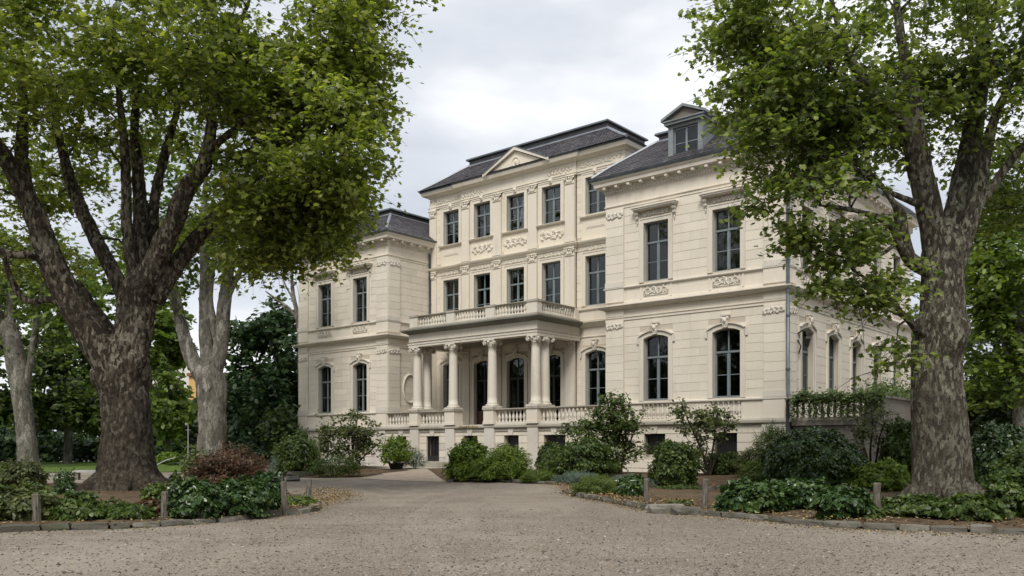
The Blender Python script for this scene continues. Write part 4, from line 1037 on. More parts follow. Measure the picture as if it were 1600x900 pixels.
frontR = px_outline([(700, 744), (716, 747), (770, 749), (840, 751), (900, 753), (990, 755), (1100, 755), (1200, 754)])
bedF = poly_patch('planting_bed', frontR + [L2W(3.6, -0.9).to_2d(), L2W(0.1, -0.26).to_2d(), L2W(-18.4, -0.3).to_2d(), L2W(-18.5, -2.5).to_2d()], M['soil'], 0.03, 0.6, 0.06)
frontL = px_outline([(455, 738), (500, 738), (560, 737), (600, 735), (640, 734)])
bedF2 = poly_patch('planting_bed', frontL + [L2W(-23.4, -2.7).to_2d(), L2W(-23.2, -0.4).to_2d(), L2W(-33.2, -0.3).to_2d(), L2W(-36.5, -2.0).to_2d(), px_outline([(400, 736)])[0]], M['soil'], 0.03, 0.7, 0.06)
path_ = poly_patch('sandy_path', px_outline([(478, 740), (520, 741), (600, 741), (700, 745), (745, 748), (700, 741)]) + [L2W(-18.6, -2.4).to_2d(), L2W(-18.4, -0.4).to_2d(), L2W(-22.8, -0.4).to_2d(), L2W(-23.3, -2.7).to_2d()] + px_outline([(600, 736), (560, 738), (500, 738.5)]), M['sand'], 0.012, 0.6)
lawn = poly_patch('lawn', px_outline([(-400, 741), (60, 739), (160, 738), (300, 736), (345, 734)]) + [Vector((-14, 75)), Vector((-60, 85)), Vector((-90, 60))], M['lawn'], 0.03, 1.5, 0.10)

# kerb stones: each an irregular rock
def rock(lx, ly, lz, seed, flat=False):
    r = random.Random(seed); mb = MB()
    import bmesh
    bm = bmesh.new(); bmesh.ops.create_cube(bm, size=1.0); bmesh.ops.subdivide_edges(bm, edges=bm.edges[:], cuts=1, use_grid_fill=True)
    for v in bm.verts:
        k = 0.86 if v.co.length > 0.8 else (0.95 if v.co.length > 0.65 else 1.0)
        v.co *= k; v.co += Vector((r.uniform(-1, 1), r.uniform(-1, 1), r.uniform(-1, 1))) * 0.055
        v.co.x *= lx; v.co.y *= ly; v.co.z *= lz
    me = bpy.data.meshes.new('kerb_stone'); bm.to_mesh(me); bm.free(); me.materials.append(M['rock']); return me
rocks = [rock(0.95, 0.24, 0.26, s) for s in range(8)]
def kerb(bed, line, seed):
    r = random.Random(seed); L = [0]
    for a, b in zip(line, line[1:]): L.append(L[-1] + (b - a).length)
    s = 0.0; k = 0
    def pt(s):
        for i in range(len(L) - 1):
            if L[i + 1] >= s: t = (s - L[i]) / max(1e-6, L[i + 1] - L[i]); return line[i].lerp(line[i + 1], t)
        return line[-1]
    while s < L[-1] - 0.2:
        ln = r.uniform(0.32, 0.72); a, b = pt(s), pt(min(L[-1], s + ln)); c = (a + b) / 2; d = b - a
        if d.length < 0.05: break
        o = link('kerb_stone', rocks[r.randrange(8)], bed, (c.x + r.uniform(-.03, .03), c.y + r.uniform(-.03, .03), gz(c.x, c.y) + r.uniform(0.015, 0.055)), math.atan2(d.y, d.x) + r.uniform(-.09, .09))
        o.rotation_euler[0] = r.uniform(-.12, .12); o.scale = (d.length * 1.03, r.uniform(0.8, 1.1), r.uniform(0.5, 0.75)); s += ln + 0.012
kerb(bedL, kerbL, 1); kerb(bedR, kerbR, 2)
lowk = dense(px_outline([(1002, 771), (1030, 775), (1060, 771), (1090, 765), (1096, 763)]), 0.3)
kerb(bedR, lowk, 5)
kerb(bedF, dense(px_outline([(704, 745), (716, 748), (770, 750), (840, 752), (900, 754)])), 3)

# ============================================================ FOLIAGE MACHINERY
def unit(v): return v / np.maximum(1e-9, np.linalg.norm(v, axis=1, keepdims=True))
def leaf_template(kind):
    if kind == 'plane':          # five pointed lobes round a folded centre
        ang = [180, 128, 100, 78, 48, 26, 0, -26, -48, -78, -100, -128]
        rr = [0.22, 0.60, 0.74, 0.58, 0.90, 0.64, 1.06, 0.64, 0.90, 0.58, 0.74, 0.60]
        v = [(r * math.cos(rad(a)), r * math.sin(rad(a)), -0.10 * abs(r * math.sin(rad(a))) - 0.10 * r * r) for a, r in zip(ang, rr)] + [(0.05, 0, 0.05)]
        n = len(ang); return np.array(v), np.array([(i, (i + 1) % n, n) for i in range(n)])[:, ::-1]
    if kind == 'lance':
        v = [(-0.9, 0, 0), (-0.1, 0.30, -0.07), (0.9, 0, -0.12), (-0.1, -0.30, -0.07), (0.0, 0, 0.04)]
        return np.array(v), np.array([(0, 4, 1), (1, 4, 2), (0, 3, 4), (3, 2, 4)])
    if kind == 'oval':
        v = [(-0.9, 0, 0), (-0.35, 0.46, 0), (0.4, 0.42, -0.08), (0.95, 0, -0.16), (0.4, -0.42, -0.08), (-0.35, -0.46, 0)]
        return np.array(v), np.array([(0, 2, 1), (0, 3, 2), (0, 4, 3), (0, 5, 4)])
    if kind == 'tri':
        return np.array([(-0.8, 0.35, 0), (-0.8, -0.35, 0), (0.9, 0, 0.0), (0, 0.6, 0.1)]), np.array([(0, 1, 2), (0, 2, 3)])
    if kind == 'needle':
        return np.array([(-0.9, 0.09, 0), (-0.9, -0.09, 0), (0.9, 0, 0)]), np.array([(0, 1, 2)])
TPL = {k: leaf_template(k) for k in ('plane', 'lance', 'oval', 'tri', 'needle')}
def place_leaves(P_, size, kind, normal, spread, rng, fwd=None):
    """P_ (n,3) positions; normal (n,3) preferred facing; fwd (n,3) preferred pointing direction"""
    n = len(P_); tv, tf = TPL[kind]
    nm = unit(normal + rng.normal(0, spread, (n, 3)))
    t = rng.normal(0, 1, (n, 3)) if fwd is None else fwd + rng.normal(0, 0.35, (n, 3))
    t = unit(t - nm * np.sum(t * nm, axis=1, keepdims=True)); b = np.cross(nm, t)
    s = (size * rng.uniform(0.7, 1.25, n))[:, None]
    V = P_[:, None, :] + (tv[None, :, 0:1] * t[:, None, :] + tv[None, :, 1:2] * b[:, None, :] + tv[None, :, 2:3] * nm[:, None, :]) * s[:, None, :]
    Fc = tf[None] + (np.arange(n) * len(tv))[:, None, None]
    return V.reshape(-1, 3), Fc.reshape(-1, tf.shape[1])
def proj(P_):
    return 800 + FPX * P_[:, 0] / P_[:, 1], HOR - FPX * (P_[:, 2] - EYE) / P_[:, 1]

def grow_tube(mb, pts, rads, seg, bump=0.05, step=None, seed=0, flare=None, plates=0.0, burls=()):
    """a limb along a smoothed line, its radius roughened; flare(z)->extra factor with lobes"""
    P_ = [Vector(p) for p in pts]; n = len(P_); out_p, out_r = [], []
    for i in range(n - 1):
        p0, p1, p2, p3 = P_[max(i - 1, 0)], P_[i], P_[i + 1], P_[min(i + 2, n - 1)]
        st = step or max(0.12, rads[i] * 0.35); k = max(2, int((p2 - p1).length / st))
        for j in range(k):
            t = j / k; out_p.append(0.5 * ((2 * p1) + (p2 - p0) * t + (2 * p0 - 5 * p1 + 4 * p2 - p3) * t * t + (3 * p1 - p0 - 3 * p2 + p3) * t ** 3))
            out_r.append(rads[i] + (rads[i + 1] - rads[i]) * (t * t * (3 - 2 * t)))
    out_p.append(P_[-1]); out_r.append(rads[-1]); m_ = len(out_p); vs = []; up = None
    for i, p in enumerate(out_p):
        d = (out_p[min(i + 1, m_ - 1)] - out_p[max(i - 1, 0)]).normalized()
        if up is None: up = Vector((0, 1, 0)) if abs(d.y) < 0.9 else Vector((1, 0, 0))
        a = d.cross(up).normalized(); b = a.cross(d).normalized(); up = b; r0 = out_r[i]
        for k in range(seg):
            th = 2 * PI * k / seg; dr = a * math.cos(th) + b * math.sin(th); q = p + dr * r0
            nz1 = noise.noise(Vector((q.x, q.y, q.z * 0.45)) * (0.9 / max(0.18, r0) ** 0.6) + Vector((seed, 0, 0)))
            nz2 = noise.noise(Vector((q.x, q.y, q.z * 0.5)) * 4.5); nz3 = noise.noise(Vector((q.x, q.y, q.z * 0.6)) * 11)
            rr = r0 * (1 + bump * 1.6 * nz1) + (bump * 0.7 * nz2 + bump * 0.35 * nz3) * min(r0, 0.6)
            if plates:
                vd = noise.voronoi(Vector((q.x * 6.5 + nz3 * 0.5, q.y * 6.5 + nz2 * 0.5, q.z * 3.0)))[0]; rr += plates * (min(1.0, (vd[1] - vd[0]) * 3.2) - 0.6)
            for z0, sg, am in burls: rr += am * math.exp(-((q.z - z0) / sg) ** 2) * max(0, 0.45 + 2.0 * noise.noise(Vector((q.x * 1.3 + z0, q.y * 1.3, q.z * 1.3))))
            if flare: rr *= flare(q.z, th)
            vs.append(p + dr * rr)
    fs = [(i * seg + k, i * seg + (k + 1) % seg, (i + 1) * seg + (k + 1) % seg, (i + 1) * seg + k) for i in range(m_ - 1) for k in range(seg)]
    fs.append(tuple((m_ - 1) * seg + k for k in range(seg - 1, -1, -1)))
    mb.add(vs, fs); return out_p, out_r

def big_tree(label, base, trunk, limbs, crown, n_clump, mats, leaf, seed, flare_fn, reject=None, name='plane_tree', group=None, twigs=True, per=22, tmpl='plane', clump_r=0.95, seg=40, bump=0.05, droop=0.35, plates=0.0, burls=(), step=None, flat=0.65, gap=-0.04, roots=()):
    rng = np.random.default_rng(seed); r = random.Random(seed)
    root = empty(name, base); tag(root, label, 'tree', group)
    inv = Vector(base)
    mb = MB(); grow_tube(mb, list(trunk[0]) + [trunk[0][-1] + Vector((0, 0, trunk[1][-1] * 0.9))], list(trunk[1]) + [trunk[1][-1] * 0.3], seg, bump, step=step, seed=seed, flare=flare_fn, plates=plates, burls=burls)
    o = mb.build('trunk', M[mats[0]], None, smooth_=True); o.parent = root; o.matrix_parent_inverse = Matrix.Translation(-inv)
    nodes = []
    for i, (pts, rads) in enumerate(limbs):
        mb = MB(); P_, R_ = grow_tube(mb, pts, rads, max(10, seg // 2), bump, step=step * 1.3 if step else None, seed=seed + i, plates=plates * 0.6); o = mb.build('limb', M[mats[0]], None, smooth_=True); o.parent = root; o.matrix_parent_inverse = Matrix.Translation(-inv)
        nodes += [(p, rr) for p, rr in zip(P_[len(P_) // 4::(3 if not step else 7)], R_[len(R_) // 4::(3 if not step else 7)])]
    for (ang, ln, r0) in roots:
        mb = MB(); c_, s_ = math.cos(ang), math.sin(ang); R1 = trunk[1][0]
        pts = [Vector((base[0] + c_ * R1 * 0.5, base[1] + s_ * R1 * 0.5, 0.75)), Vector((base[0] + c_ * R1 * 1.05, base[1] + s_ * R1 * 1.05, 0.36)), Vector((base[0] + c_ * (R1 + ln * 0.5), base[1] + s_ * (R1 + ln * 0.5), 0.14)), Vector((base[0] + math.cos(ang + .25) * (R1 + ln), base[1] + math.sin(ang + .25) * (R1 + ln), -0.06))]
        grow_tube(mb, pts, [r0, r0 * 0.95, r0 * 0.62, r0 * 0.25], 22, 0.08, step=0.07, seed=int(ang * 10), plates=plates * 0.6); o = mb.build('root', M[mats[0]], None, smooth_=True); o.parent = root; o.matrix_parent_inverse = Matrix.Translation(-inv)
    # clump centres inside the crown's ellipsoids, thinned by noise so that the sky shows through
    cs = []; wsum = sum(e[3] for e in crown)
    for c, rx, rz_, w_, ry in [(e[0], e[1], e[2], e[3], e[4]) for e in crown]:
        k = int(n_clump * w_ / wsum); got = 0; tries = 0
        while got < k and tries < k * 12:
            tries += 1
            u = Vector((r.gauss(0, 1), r.gauss(0, 1), r.gauss(0, 1))).normalized() * (r.random() ** 0.45)
            p = Vector((c.x + u.x * rx, c.y + u.y * ry, c.z + u.z * rz_))
            if noise.noise(Vector((p.x * 0.40 + seed, p.y * 0.40, p.z * (0.42 if flat > 0.5 else 0.85)))) < gap and r.random() < 0.9: continue
            if r.random() < 0.06: p = c + Vector((u.x * rx, u.y * ry, u.z * rz_)) * (1.22 / max(0.6, u.length))
            if reject and reject(p, r): continue
            cs.append(p); got += 1
    nodes_p = np.array([tuple(p) for p, _ in nodes])
    br = MB(); tw = MB(); allP, allN, allF = [], [], []
    sub_nodes = []
    order = sorted(range(len(cs)), key=lambda i: np.min(np.linalg.norm(nodes_p - np.array(cs[i]), axis=1)))
    pool = nodes_p.copy(); pr = np.array([q for _, q in nodes])
    for idx, i in enumerate(order):
        c = cs[i]; ca = np.array(c); d = np.linalg.norm(pool - ca, axis=1) + np.maximum(0, pool[:, 2] - c.z + 0.3) * 1.5
        j = int(np.argmin(d)); a = Vector(pool[j]); L = (c - a).length
        r0 = min(pr[j] * 0.6, 0.02 + 0.016 * L)
        mid = a.lerp(c, 0.5) + Vector((r.uniform(-.12, .12), r.uniform(-.12, .12), r.uniform(0.02, .2))) * L
        if twigs and L > 0.15:
            q = [a, a.lerp(mid, 0.55) + Vector((0, 0, 0.02 * L)), mid, mid.lerp(c, 0.6), c]
            br.tube(q, [r0, r0 * 0.85, r0 * 0.65, r0 * 0.45, r0 * 0.28], 5, False)
            pool = np.vstack([pool, np.array([tuple(mid), tuple(c)])]); pr = np.append(pr, [r0 * 0.65, max(0.012, r0 * 0.35)])
        # sprays: leaves strung along drooping twigs
        outd = (c - a).normalized() if L > 0.01 else Vector((0, 0, 1))
        ns = max(3, int(per * r.uniform(0.7, 1.3) / 4.5)); R0 = clump_r * r.uniform(0.65, 1.25)
        for s in range(ns):
            dv = (Vector((r.gauss(0, 1), r.gauss(0, 1), r.gauss(0, flat))).normalized() + Vector((outd.x, outd.y, outd.z * flat)) * 0.6).normalized()
            ln = R0 * r.uniform(0.55, 1.1); st = c - outd * 0.1
            m_ = r.randint(4, 7)
            tips = []
            for q in range(m_):
                t = (q + 0.7) / m_; p = st + dv * ln * t + Vector((0, 0, -droop * ln * t * t))
                sd = Vector((r.gauss(0, 1), r.gauss(0, 1), r.gauss(0, 0.5))) * (0.11 + 0.05 * (1 - t)); tips.append(p + sd)
                allF.append((dv.x + sd.x * 6, dv.y + sd.y * 6, dv.z - 0.5)); nn = Vector((dv.x * 0.25, dv.y * 0.25 - 0.15, 1.0)); allN.append(tuple(nn))
            allP += [tuple(p) for p in tips]
            if twigs and s < 4:
                e_ = st + dv * ln + Vector((0, 0, -droop * ln)); tw.tube([c, st + dv * ln * 0.5 + Vector((0, 0, -droop * ln * .25)), e_], [0.011, 0.008, 0.004], 3, False)
    P_ = np.array(allP); Vv, Ff = place_leaves(P_, leaf, tmpl, np.array(allN), 0.62, rng, np.array(allF))
    o = link('crown', np_mesh('crown', Vv - np.array(base), Ff, M[mats[1]]), root); o['kind'] = 'stuff'
    if twigs:
        o = br.build('branches', M[mats[0]], None, smooth_=True); o.parent = root; o.matrix_parent_inverse = Matrix.Translation(-inv); o['kind'] = 'stuff'
        o = tw.build('twigs', M['bark_s'], None); o.parent = root; o.matrix_parent_inverse = Matrix.Translation(-inv); o['kind'] = 'stuff'
    return root
def ell(px, py, Y, rx, rz_, ry, w_): k = Y / FPX; return (at(px, py, Y), rx * k, rz_ * k, w_, ry)
def limb(pl, k_=0.9):       # [(px, py, Y, width px)]
    pl = [(a, b, c, w_ * k_) for a, b, c, w_ in pl]
    return [at(a, b, Y) for a, b, Y, _ in pl], [w_ / 2 * Y / FPX for a, b, Y, w_ in pl]

def flareL(z, th):
    f = math.exp(-max(0, z) / 0.50); return 1 + f * (0.62 + 0.36 * math.cos(5 * th + 0.6) + 0.14 * math.cos(9 * th + 2))
def flareR(z, th):
    f = math.exp(-max(0, z) / 0.50); return 1 + f * (0.34 + 0.22 * math.cos(5 * th + 1.2) + 0.12 * math.cos(8 * th))
YL = 26.4
tl = limb([(199, 790, YL, 96), (199, 760, YL, 92), (198, 730, YL, 86), (197, 690, YL, 80), (197, 640, YL, 76), (192, 600, YL, 78), (196, 560, YL, 76), (208, 520, YL, 62), (214, 480, YL, 60), (220, 450, YL, 58), (226, 430, YL, 50)])
limbsL = [limb(q) for q in [
    [(190, 620, 26.3, 40), (172, 580, 26.2, 50), (146, 530, 26.1, 52), (118, 480, 26.0, 52), (94, 440, 25.8, 46), (76, 395, 25.6, 42), (60, 350, 25.4, 38), (40, 305, 25.2, 32), (12, 252, 25, 28), (-28, 190, 24.6, 22), (-60, 90, 24.4, 14), (-80, 0, 24, 7)],
    [(60, 355, 25.4, 24), (42, 300, 25.8, 24), (34, 240, 26, 22), (36, 170, 26.3, 16), (30, 60, 26.6, 9)],
    [(212, 500, 27.2, 26), (184, 440, 27.4, 26), (163, 400, 27.4, 25), (140, 355, 27.5, 24), (120, 310, 27.6, 22), (104, 260, 27.8, 17), (88, 190, 28, 11), (76, 100, 28, 6)],
    [(218, 450, 26.4, 26), (206, 410, 26.3, 22), (198, 350, 26.2, 18), (197, 290, 26.2, 17), (194, 220, 26.2, 14), (184, 130, 26, 9), (178, 20, 26, 5)],
    [(222, 440, 26.6, 28), (220, 390, 26.7, 26), (219, 330, 26.8, 24), (215, 260, 26.8, 20), (210, 200, 26.9, 14), (218, 110, 27, 10), (226, 20, 27, 6)],
    [(228, 440, 26.9, 24), (238, 380, 27, 19), (242, 310, 27.2, 17), (258, 240, 27.4, 15), (280, 160, 27.6, 10), (298, 60, 27.8, 6)],
    [(226, 450, 26.3, 40), (248, 398, 26.1, 38), (272, 345, 25.9, 34), (290, 298, 25.7, 30), (316, 262, 25.6, 28), (328, 215, 25.6, 20), (334, 160, 25.6, 14), (360, 80, 25.5, 9), (390, 0, 25, 5)],
    [(240, 470, 26.5, 36), (264, 430, 26.6, 32), (292, 392, 26.7, 28), (318, 360, 26.8, 24), (348, 325, 27, 19), (390, 285, 27, 14), (450, 240, 26.6, 9), (520, 190, 26.2, 6), (575, 140, 26, 4)],
    [(322, 240, 25.6, 14), (380, 190, 25, 10), (450, 130, 24.8, 7), (520, 70, 24.6, 4)],
    [(340, 335, 27, 13), (410, 330, 26.4, 9), (480, 350, 26, 6), (540, 370, 25.8, 4)],
    [(84, 420, 25.6, 18), (52, 398, 25.2, 15), (20, 398, 24.8, 13), (-30, 380, 24.5, 8)],
    [(130, 510, 26.2, 18), (84, 470, 26.6, 12), (44, 470, 27, 11), (22, 446, 27, 11), (5, 400, 27.2, 7)],
    [(188, 545, 26.9, 26), (160, 500, 27.1, 20), (140, 470, 27.3, 14), (122, 440, 27.4, 9)]]]
def rejL(p, r):
    px = 800 + FPX * p.x / p.y; py = HOR - FPX * (p.z - EYE) / p.y
    if py > 470: return True
    if px > 500 and py > 335 + (610 - px) * 0.9: return True
    if px > 640 - max(0, py - 40) * 0.22 + r.random() * 14 - (26 if py > 290 else 0): return True
    if 95 < px < 330 and py > 235 and p.y < 28.5: return r.random() < 0.97
    if 0 < px < 110 and py > 250 and p.y < 27: return r.random() < 0.85
    if 140 < px < 300 and 200 < py and p.y < 27: return r.random() < 0.7
    if 0 < px < 345 and 140 < py and p.y < 26.6: return r.random() < 0.6
    if 155 < px < 200 and 280 < py < 380: return r.random() < 0.85
    return False
crownL = [ell(520, 190, 25, 88, 165, 3.4, 22), ell(562, 80, 26, 66, 100, 3.0, 11), ell(520, 320, 26, 64, 58, 2.6, 6), ell(430, 345, 26, 110, 55, 3, 8), ell(470, 392, 26.5, 75, 26, 2, 2.6),
          ell(340, 80, 25, 200, 120, 4.5, 28), ell(390, 240, 26, 120, 110, 3.5, 12), ell(330, 340, 30, 150, 100, 2.5, 7), ell(110, 100, 25.5, 200, 130, 5, 30),
          ell(60, 320, 29.5, 150, 120, 2.5, 10), ell(-120, 180, 25, 160, 230, 5, 9), ell(250, -110, 26, 380, 130, 6, 16), ell(560, -40, 26, 90, 90, 3, 6), ell(520, 375, 26, 40, 36, 1.5, 1.6), ell(410, 395, 26.5, 60, 34, 1.5, 1.5)]
big_tree('huge plane tree left of the drive, dark flaking trunk forking low into many thick limbs', (tl[0][0].x, tl[0][0].y, 0.12), tl, limbsL, crownL, 1500, ('bark_l', 'lf_l'), 0.112, 21, flareL, rejL, per=38, seg=110, step=0.075, roots=[(-0.2, 1.1, 0.30), (-0.75, 0.8, 0.34), (-1.25, 1.0, 0.28), (-1.8, 0.75, 0.33), (-2.4, 1.2, 0.30), (-3.0, 0.9, 0.32), (0.6, 0.9, 0.3), (2.2, 0.9, 0.3)], plates=0.048, bump=0.06, flat=0.34, gap=0.06, clump_r=1.0, burls=((3.6, 0.7, 0.12), (6.2, 0.5, 0.08)))

YR = 22.1
tr3 = limb([(1472, 800, YR, 92), (1472, 760, YR, 90), (1470, 700, YR, 92), (1466, 640, YR, 88), (1464, 580, YR, 82), (1464, 545, YR, 80), (1468, 515, YR, 76), (1472, 480, YR, 70), (1473, 430, YR, 68), (1474, 390, YR, 66), (1476, 365, YR, 56)])
limbsR = [limb(q) for q in [
    [(1464, 400, 22.1, 44), (1456, 350, 22, 42), (1446, 300, 21.9, 42), (1434, 250, 21.8, 40), (1428, 190, 21.7, 32), (1424, 130, 21.6, 24), (1408, 60, 21.5, 15), (1396, -40, 21.5, 8)],
    [(1432, 240, 21.8, 20), (1412, 195, 21.6, 24), (1374, 158, 21.3, 24), (1350, 125, 21.2, 19), (1322, 80, 21, 13), (1304, 20, 20.8, 8), (1290, -40, 20.8, 5)],
    [(1362, 140, 21.4, 13), (1315, 120, 21, 9), (1270, 80, 20.8, 7), (1230, 20, 20.6, 4)],
    [(1478, 420, 22.3, 44), (1488, 360, 22.4, 40), (1500, 300, 22.5, 38), (1514, 240, 22.7, 36), (1524, 180, 22.8, 32), (1534, 110, 22.9, 26), (1538, 30, 23, 17), (1540, -60, 23, 9)],
    [(1494, 420, 22, 28), (1512, 360, 22, 26), (1530, 300, 22, 24), (1540, 240, 22, 20), (1556, 180, 22, 15), (1590, 100, 22, 10), (1610, 0, 22, 6)],
    [(1530, 320, 22, 16), (1552, 290, 21.8, 16), (1590, 238, 21.6, 13), (1640, 190, 21.4, 8)],
    [(1456, 425, 22, 26), (1428, 410, 21.8, 26), (1410, 388, 21.6, 18), (1390, 350, 21.4, 14), (1340, 330, 21, 8), (1280, 320, 20.8, 5)],
    [(1424, 400, 21.7, 14), (1412, 370, 21.5, 20), (1406, 335, 21.4, 22), (1398, 320, 21.3, 10), (1360, 270, 21.2, 6), (1300, 240, 21, 4)],
    [(1440, 320, 21.9, 14), (1390, 300, 21.4, 9), (1330, 260, 21, 7), (1250, 230, 20.6, 5)],
    [(1440, 520, 21.9, 22), (1418, 500, 21.5, 10), (1380, 455, 21.1, 6), (1330, 420, 20.8, 4)],
    [(1405, 375, 21.6, 8), (1370, 400, 21.2, 6), (1310, 400, 20.9, 4), (1260, 385, 20.7, 3)]]]
def rejR(p, r):
    px = 800 + FPX * p.x / p.y; py = HOR - FPX * (p.z - EYE) / p.y
    if px < 1150 and py > 200: return r.random() < 0.75
    if 1425 < px < 1520 and py > 150 and p.y < 22.6: return r.random() < 0.93
    if 1350 < px < 1560 and py > 50 and p.y < 22: return r.random() < 0.6
    if py > 300 and px < 1400 and noise.noise(Vector((p.x * 0.9, p.y * 0.9, p.z * 1.7))) < 0.08: return True
    if 1400 < px < 1450 and 230 < py < 420: return r.random() < 0.6
    if py > 330 and px > 1225 + (py - 330) * -0.2 and r.random() < 0.25: return True
    return False
crownR = [ell(1210, 110, 21.3, 85, 105, 2.5, 12), ell(1160, 40, 21.6, 50, 75, 2.2, 5), ell(1290, 190, 21.2, 110, 100, 2.5, 12), ell(1195, 225, 21, 70, 40, 1.6, 2.6),
          ell(1270, 300, 20.8, 95, 50, 1.8, 2.4), ell(1240, 350, 20.6, 60, 24, 1.2, 1.5), ell(1340, 380, 20.8, 80, 60, 1.5, 1.6), ell(1300, 440, 20.6, 50, 20, 1.0, 1.0), ell(1375, 470, 21, 48, 45, 1.2, 1.9), ell(1390, 545, 21.1, 28, 28, 0.9, 0.6), ell(1335, 400, 20.5, 90, 60, 1, 1.2),
          ell(1380, 110, 22, 140, 120, 4, 15), ell(1520, 110, 22.5, 120, 150, 4, 13), ell(1570, 300, 24.5, 80, 90, 2.5, 5), ell(1390, -110, 22, 260, 110, 5, 12), ell(1680, 150, 22, 110, 200, 5, 6)]
big_tree('large plane tree right of the mansion with pale mottled bark and burls on its trunk', (tr3[0][0].x, tr3[0][0].y, 0.1), tr3, limbsR, crownR, 960, ('bark_r', 'lf_r'), 0.100, 33, flareR, rejR, roots=[(-0.4, 0.6, 0.24), (-1.1, 0.55, 0.22), (-1.7, 0.7, 0.24), (-2.5, 0.6, 0.22), (-3.1, 0.75, 0.24), (0.4, 0.6, 0.22)], per=34, clump_r=0.95, flat=0.26, gap=0.10, droop=0.30, bump=0.045, seg=110, step=0.075, plates=0.018, burls=((4.35, 0.45, 0.26), (6.4, 0.35, 0.10)))

# second row of planes
Y2 = 48.0
t2 = limb([(331, 745, Y2, 52), (330, 710, Y2, 50), (332, 660, Y2, 46), (330, 600, Y2, 50), (328, 585, Y2, 48)])
l2 = [limb(q) for q in [
    [(322, 600, Y2, 30), (300, 560, Y2, 27), (286, 520, Y2, 22), (275, 470, Y2, 19), (262, 420, Y2, 15), (250, 340, Y2, 9)],
    [(328, 590, Y2, 28), (322, 540, Y2, 24), (320, 480, Y2, 20), (320, 420, Y2, 17), (318, 350, Y2, 12), (322, 270, Y2, 7)],
    [(332, 590, Y2, 30), (345, 540, Y2, 26), (350, 480, Y2, 24), (356, 430, Y2, 20), (362, 380, Y2, 15), (366, 300, Y2, 9)],
    [(342, 545, Y2, 14), (332, 500, Y2, 14), (328, 460, Y2, 11), (335, 400, Y2, 8)],
    [(352, 470, Y2, 13), (372, 430, Y2, 10), (400, 370, Y2, 7), (430, 330, Y2, 5)]]]
c2 = [ell(330, 370, Y2, 110, 70, 3.5, 9), ell(250, 420, Y2, 60, 60, 3, 4), ell(400, 330, Y2 + 1, 70, 60, 3, 5), ell(320, 250, Y2, 140, 80, 4, 5), ell(215, 330, Y2, 70, 90, 3, 3)]
big_tree('slender grey plane tree behind the red-leaved shrub, forking into three upright limbs', (t2[0][0].x, Y2, 0.1), t2, l2, c2, 330, ('bark_g', 'lf_bg'), 0.19, 5, lambda z, th: 1 + 0.25 * math.exp(-max(0, z) / 0.4), None, per=22, clump_r=1.3, seg=20, tmpl='oval')
Y3 = 56.0
t3 = limb([(46, 752, Y3, 40), (44, 720, Y3, 34), (40, 670, Y3, 31), (34, 620, Y3, 31), (24, 560, Y3, 32), (14, 510, Y3, 30)])
l3 = [limb(q) for q in [[(20, 550, Y3, 20), (-6, 480, Y3, 16), (-30, 400, Y3, 9)], [(14, 530, Y3, 20), (20, 450, Y3, 15), (30, 380, Y3, 8)], [(40, 610, Y3, 13), (52, 540, Y3, 12), (62, 470, Y3, 9), (80, 400, Y3, 5)]]]
c3 = [ell(30, 420, Y3, 120, 80, 4, 8), ell(-40, 520, Y3, 60, 60, 3, 3), ell(90, 510, Y3 - 1, 60, 50, 3, 3), ell(-100, 400, Y3, 80, 120, 4, 3)]
big_tree('grey-trunked tree leaning left at the far left edge of the lawn', (t3[0][0].x, Y3, 0.1), t3, l3, c3, 230, ('bark_g', 'lf_bg'), 0.21, 6, lambda z, th: 1 + 0.2 * math.exp(-max(0, z) / 0.4), None, per=20, clump_r=1.4, seg=18, tmpl='oval')

def clump_tree(label, px, base_py, Y, ells, n, mat, leaf, seed, tmpl='oval', trunk_w=14, trunk_top=None, per=26, clump_r=1.2, name='tree', group=None, droop=0.3):
    b = at(px, HOR + EYE * FPX / Y, Y); top = trunk_top or (ells[0][0].z)
    mb_t = ([Vector((b.x, b.y, -0.2)), Vector((b.x + 0.1, b.y, top * 0.5)), Vector((b.x, b.y, top))], [trunk_w / 2 * Y / FPX * k for k in (1.2, 0.9, 0.35)])
    return big_tree(label, (b.x, b.y, 0), mb_t, [([Vector((b.x, b.y, top * 0.45)), Vector((b.x - 1.0, b.y, top * 0.8))], [trunk_w / 2 * Y / FPX * 0.5, 0.05]), ([Vector((b.x, b.y, top * 0.4)), Vector((b.x + 1.0, b.y, top * 0.85))], [trunk_w / 2 * Y / FPX * 0.5, 0.05])],
                    ells, n, ('bark_g', mat), leaf, seed, None, None, name, group, False, per, tmpl, clump_r, 10, 0.03, droop)
GB = 'trees in the wood behind the lawn'
clump_tree('tall dark spreading evergreen between the slender plane and the far wing', 420, 0, 62, [ell(420, 570, 62, 70, 70, 4, 6), ell(395, 640, 61, 70, 55, 4, 5), ell(440, 510, 63, 45, 40, 3, 3), ell(460, 620, 63, 50, 70, 3, 4), ell(380, 540, 63, 40, 50, 3, 2)], 420, 'lf_dk', 0.24, 41, 'oval', 16, name='evergreen_tree')
clump_tree('low bushy bright-tipped tree at the left foot of the far wing', 455, 0, 58.5, [ell(445, 668, 58, 36, 30, 2, 3), ell(465, 690, 57.5, 22, 22, 1.6, 1.5)], 90, 'lf_mid', 0.2, 42, 'oval', 8, name='evergreen_tree')
clump_tree('bright green tree seen between the huge plane trunk and the slender plane', 262, 0, 66, [ell(258, 560, 66, 32, 80, 3, 4), ell(262, 640, 65, 36, 50, 3, 3), ell(250, 480, 67, 30, 60, 3, 2)], 230, 'lf_bg', 0.27, 43, 'oval', 10)
